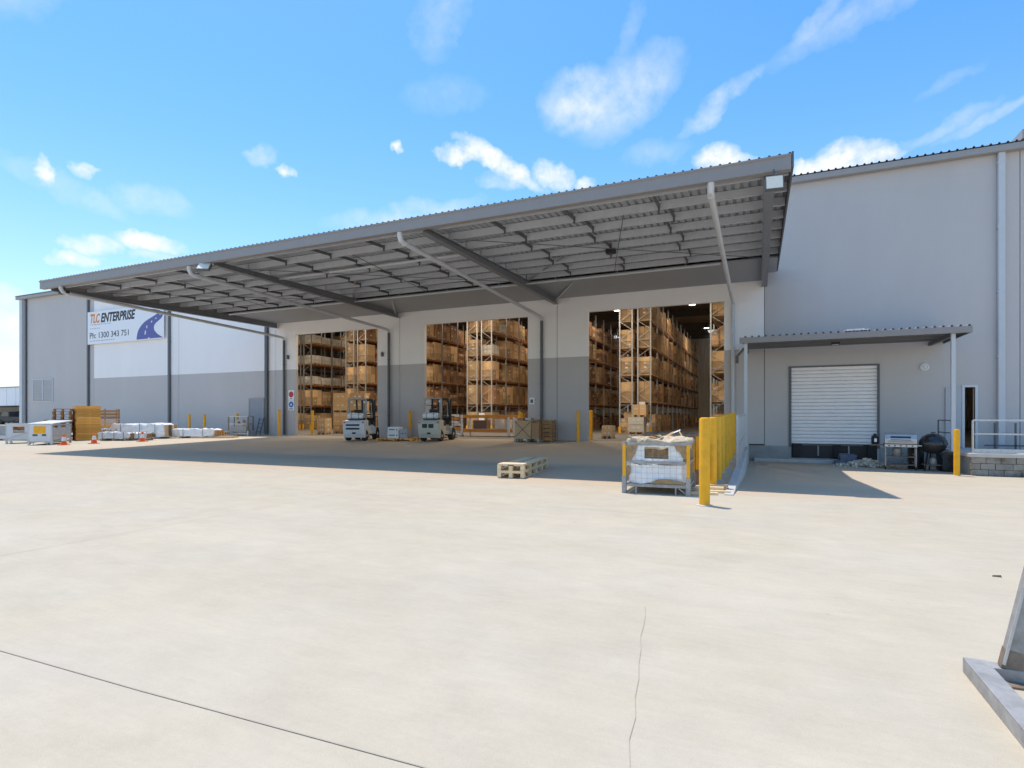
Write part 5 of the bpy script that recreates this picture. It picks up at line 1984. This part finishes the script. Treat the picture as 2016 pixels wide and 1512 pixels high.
# ------------------------------------------------------------------ barbecues
bq = thing('gas_barbecue', 'stainless hooded gas barbecue on a wheeled trolley under the small awning', 'barbecue', (4.62, 24.2, -.72), R(-8))
hood = [(-.28, .93), (-.30, 1.1), (-.22, 1.26), (-.05, 1.33), (.14, 1.3), (.27, 1.16), (.28, .93)]
MB().prism(hood, -.48, .48).obj('hood', M_STAINLESS, bq, fix=True, bevel=.015)
MB().hexa([(-.3, -.306, 1.06), (.3, -.306, 1.06), (.3, -.29, 1.06), (-.3, -.29, 1.06), (-.3, -.262, 1.2), (.3, -.262, 1.2), (.3, -.23, 1.2), (-.3, -.23, 1.2)]).obj('hood_window', M_GLASSD, bq)
MB().tube([(-.38, -.35, 1.0), (.38, -.35, 1.0)], .014, 8).obj('hood_handle', M_STAINLESS, bq)
MB().box(-.5, .5, -.3, .28, .80, .925).obj('firebox', M_BLACK, bq)
MB().box(-.48, .48, -.33, -.302, .82, .91).obj('control_panel', M_STAINLESS, bq)
for k in range(5):
    MB().lathe([(.025, -.02), (.025, 0)], (-.34 + k * .17, -.335, .865), 10, axis='Y').obj('control_knob', M_BLACK, bq)
for (x0, x1) in ((-.92, -.5), (.5, .78)):
    MB().box(x0, x1, -.26, .24, .86, .89).obj('side_shelf', M_STAINLESS if x0 > 0 else M_RUST, bq)
for (x_, y_) in ((-.45, -.26), (.45, -.26), (-.45, .24), (.45, .24)):
    MB().box(x_ - .02, x_ + .02, y_ - .02, y_ + .02, .08, .80).obj('leg', M_AGED, bq)
for z in (.16, .45):
    MB().box(-.43, .43, -.25, .23, z, z + .03).obj('shelf', M_RUST, bq)
    for k in range(6):
        x_ = -.36 + k * .145
        MB().tube([(x_, -.27, z + .12), (x_, .2, z + .12)], .018, 6).obj('rack_bar', M_RUST, bq)
MB().lathe([(.12, 0), (.145, .05), (.145, .26), (.08, .33), (.05, .36)], (-.1, 0, .48), 14).obj('gas_bottle', M_AGED, bq, smooth=True)
for (x_, y_) in ((-.45, -.26), (.45, -.26), (-.45, .24), (.45, .24)):
    o = MB().lathe([(.03, -.02), (.06, -.02), (.06, .02), (.03, .02)], (x_, y_, .06), 12, axis='X').obj('castor', M_RUBBER, bq)
t_ = thing('small_gas_bottle', 'small dark drum standing on the left shelf of the stainless barbecue', 'gas bottle', (3.86, 24.3, .18))
MB().lathe([(.1, 0), (.12, .03), (.12, .26), (.06, .32), (.05, .38)], (0, 0, 0), 14).obj('bottle_body', M_BLACK, t_, smooth=True)
MB().box(-.04, .04, -.125, -.121, .08, .2).obj('label_plate', M_SIGNW, t_)

kb = thing('kettle_barbecue', 'black round kettle barbecue on a stand right of the stainless one', 'barbecue', (5.55, 24.0, -.72), R(5))
prof = [(.04, .60), (.2, .63), (.32, .72), (.385, .86), (.39, .90)]
MB().lathe(prof, (0, 0, 0), 24).obj('bowl', M_BLACK, kb, smooth=True)
lid = MB().lathe([(.415, .905), (.42, .94), (.40, 1.06), (.31, 1.2), (.17, 1.29), (.03, 1.32)], (0, 0, 0), 24).obj('lid', mat('black_enamel', (.02, .02, .024), .25, spec=.7), kb, smooth=True)
MB().bar((-.07, 0, 1.35), (.07, 0, 1.35), .03).obj('lid_handle', M_BLACK, lid)
for a in (90, 210, 330):
    c_, s_2 = math.cos(R(a)), math.sin(R(a))
    MB().bar((.22 * c_, .22 * s_2, .66), (.36 * c_, .36 * s_2, 0), .035).obj('leg', M_BLACK, kb)
MB().box(-.3, .3, -.22, .22, .2, .225).obj('shelf', M_RUST, kb)
MB().lathe([(.1, 0), (.12, .05), (.1, .2), (.03, .26)], (0, 0, .226), 12).obj('ash_pot', M_AGED, kb, smooth=True)
o = MB().lathe([(.03, -.03), (.1, -.03), (.1, .03), (.03, .03)], (.36, -.18, .1), 14, axis='X').obj('wheel', M_RUBBER, kb)
dr = thing('black_drum', 'black drum standing between the two barbecues', 'drum', (5.2, 24.75, -.72))
MB().lathe([(.24, 0), (.25, .02), (.25, .8), (.24, .82)], (0, 0, 0), 18).obj('drum_body', M_BLACK, dr, smooth=True)
MB().lathe([(.06, .8), (.06, .95), (.09, 1.0), (.03, 1.03)], (0, 0, 0), 10).obj('drum_spout', M_AGED, dr, smooth=True)
dr2 = thing('folded_cover', 'black folded cover slumped against the platform behind the yellow bollard', 'cover', (5.95, 24.2, -.72))
blob_box(-.2, .2, -.45, .45, 0, .6, 8, .05, 22).obj('cover_cloth', M_BLACK, dr2, smooth=True)
# rubble heap
m = MB()
rb = random.Random(6)
for k in range(420):
    a, r_ = rb.uniform(0, 6.28), abs(rb.gauss(0, .42))
    x_, y_ = r_ * math.cos(a) * 1.2, r_ * math.sin(a) * .6
    if r_ > 1:
        continue
    h = max(0, .28 * (1 - r_ / .95))
    s = rb.uniform(.02, .055)
    z = rb.uniform(0, h)
    q = [Vector((sx_ * s * rb.uniform(.6, 1.3), sy_ * s * rb.uniform(.6, 1.3), sz_ * s * rb.uniform(.5, 1))) for (sx_, sy_, sz_) in ((-1, -1, -1), (1, -1, -1), (1, 1, -1), (-1, 1, -1), (-1, -1, 1), (1, -1, 1), (1, 1, 1), (-1, 1, 1))]
    m.hexa([Vector((x_, y_, z + s * .5)) + v for v in q])
o = m.obj('rubble_heap', M_RUBBLE)
o.location = (3.75, 25.0, -.72)
tag(o, 'low heap of pale crushed rubble at the foot of the dock wall', 'rubble', kind='stuff')
t_ = thing('dark_tarpaulin', 'dark blue-grey bundle on the ground below the right side of the dock door', 'tarpaulin', (3.15, 25.6, -.72))
blob_box(-.3, .28, -.25, .25, 0, .42, 8, .05, 31).obj('tarp_fold', mat('slate_tarp', (.13, .14, .19), .7), t_, smooth=True)
blob_box(-.5, .1, -.35, .0, 0, .18, 8, .04, 33).obj('tarp_fold', MATS['slate_tarp'], t_, smooth=True)

# ------------------------------------------------------------------ steel stand cut by the right edge of the view
sf = thing('steel_trestle', 'weathered steel trestle foot with slanting leg at the right edge', 'trestle', (0, 0, -.25))
m = MB()
m.box(1.05, 1.16, 2.3, 3.95, .075, .083)
m.box(1.05, 1.058, 2.3, 3.95, 0, .075)
m.box(1.152, 1.16, 2.3, 3.95, 0, .075)
m.obj('base_channel', M_AGED, sf, bevel=.004)
MB().box(1.165, 2.0, 3.87, 3.96, .0, .075).obj('cross_channel', M_AGED, sf, bevel=.004)
MB().box(1.18, 1.36, 3.80, 3.865, .001, .012).obj('foot_plate', M_RUST, sf)
lg = MB()
p_, q_ = Vector((1.245, 3.9, .072)), Vector((1.70, 3.9, 2.35))
lg.bar(p_, q_, .09, .05, up=(0, 1, 0))
lg.obj('slanting_leg', M_AGED, sf, bevel=.005)
lg2 = MB().bar(p_, p_ + (q_ - p_) * .045, .093, .053, up=(0, 1, 0))
lg2.obj('rusty_sleeve', M_RUST, sf)
MB().bar((1.21, 3.868, .1), (1.66, 3.868, 2.35), .012, .012).obj('leg_edge', M_GALV, sf)
MB().bar((1.95, 3.9, .072), (1.78, 3.9, 2.35), .09, .05, up=(0, 1, 0)).obj('slanting_leg', M_AGED, sf)
MB().box(1.7, 1.9, 2.3, 3.95, 2.35, 2.43).obj('top_channel', M_AGED, sf)
MB().box(1.92, 2.0, 2.3, 3.86, 0, .075).obj('base_channel', M_AGED, sf)

# litter on the concrete
for (x_, y_, s_, lb, mt) in ((-14.1, 20.6, .16, 'scrap of white paper on the shaded concrete in front of the cream forklift', M_SIGNW),
                             (1.95, 6.4, .035, 'dark stick-like scrap on the concrete near the right edge', M_RUST),
                             (2.1, 6.0, .022, 'small dark pebble on the concrete near the trestle', M_RUST)):
    o = MB().hexa([(-s_, -s_ * .3, 0), (s_, -s_ * .4, 0), (s_ * .8, s_ * .3, 0), (-s_ * .7, s_ * .4, 0), (-s_ * .9, -s_ * .2, .012), (s_ * .8, -s_ * .3, .02), (s_ * .6, s_ * .2, .015), (-s_ * .6, s_ * .3, .01)]).obj('ground_scrap', mt)
    o.location = (x_, y_, gz(x_, y_) + .001)
    tag(o, lb, 'litter')

# ------------------------------------------------------------------ beyond the left end of the warehouse
ds = thing('distant_shed', 'white fronted open shed far beyond the left corner of the warehouse', 'shed', (0, 0, 0))
m = MB()
for k in range(60):
    x_ = -150 + k * 1.2
    m.box(x_ + .01, x_ + 1.19, 45 + (.03 if k % 2 else 0), 45.3, 2.75, 5.35)
m.obj('front_cladding', M_SIGNW, ds)
MB().box(-150.2, -78, 44.9, 60, 5.36, 5.5).obj('roof', M_TRIM, ds)
MB().box(-150, -78, 59.6, 60, 0, 5.3).obj('rear_wall', M_STEEL, ds)
for x_ in (-112, -104, -96, -88, -80):
    MB().box(x_ - .15, x_ + .15, 45.0, 45.3, 0, 2.74).obj('post', M_PIPE, ds)
MB().box(-150, -78, 52, 52.3, 1.9, 2.7).obj('inner_wall', M_CARTONW, ds)


def truck(label, x, y, mt, w=2.2, l=5.5):
    t_ = thing('parked_truck', label, 'truck', (x, y, 0), R(4), 'dark trucks under the distant shed')
    MB().prism([(-l / 2, .5), (-l / 2, 1.0), (-l / 2 + .9, 1.15), (-l / 2 + 1.4, 1.9), (-l / 2 + 2.9, 1.9), (-l / 2 + 3.0, 1.1), (l / 2, 1.1), (l / 2, .5)], 0, w, 'Y').obj('body', mt, t_, fix=True, bevel=.06)
    MB().prism([(-l / 2 + 1.15, 1.2), (-l / 2 + 1.5, 1.8), (-l / 2 + 2.75, 1.8), (-l / 2 + 2.8, 1.2)], -.012, -.001, 'Y').obj('window', M_GLASSD, t_, fix=True)
    for a in (-l / 2 + 1.0, l / 2 - 1.1):
        for yy in (.1, w - .1):
            MB().lathe([(.2, -.12), (.4, -.12), (.4, .12), (.2, .12)], (a, yy, .4), 16, axis='Y').obj('wheel', M_RUBBER, t_)


truck('dark pickup truck parked under the distant shed, left one', -97, 43.5, M_DCLUT)
truck('dark pickup truck parked under the distant shed, right one by the corner', -91, 43.0, M_BLACK)
for k in range(3):
    t_ = thing('concrete_barrier', ('grey concrete barrier block at the very left edge of the yard', 'grey concrete barrier block left of the leftmost bin, middle one', 'grey concrete barrier block touching the leftmost bin')[k], 'barrier', (-40.4 + k * 2.05, 17.2 + k * .25, gz(-39, 17.3)), R(6), 'concrete barriers left of the bins')
    MB().prism([(-.3, 0), (-.3, .1), (-.13, .38), (-.1, .85), (.1, .85), (.13, .38), (.3, .1), (.3, 0)], -1.0, 1.0).obj('barrier_body', M_DOCK, t_, fix=True, bevel=.015)
    MB().box(-.6, -.4, -.32, -.301, 0, .08).box(.4, .6, -.32, -.301, 0, .08).obj('drain_slot', M_BLACK, t_)
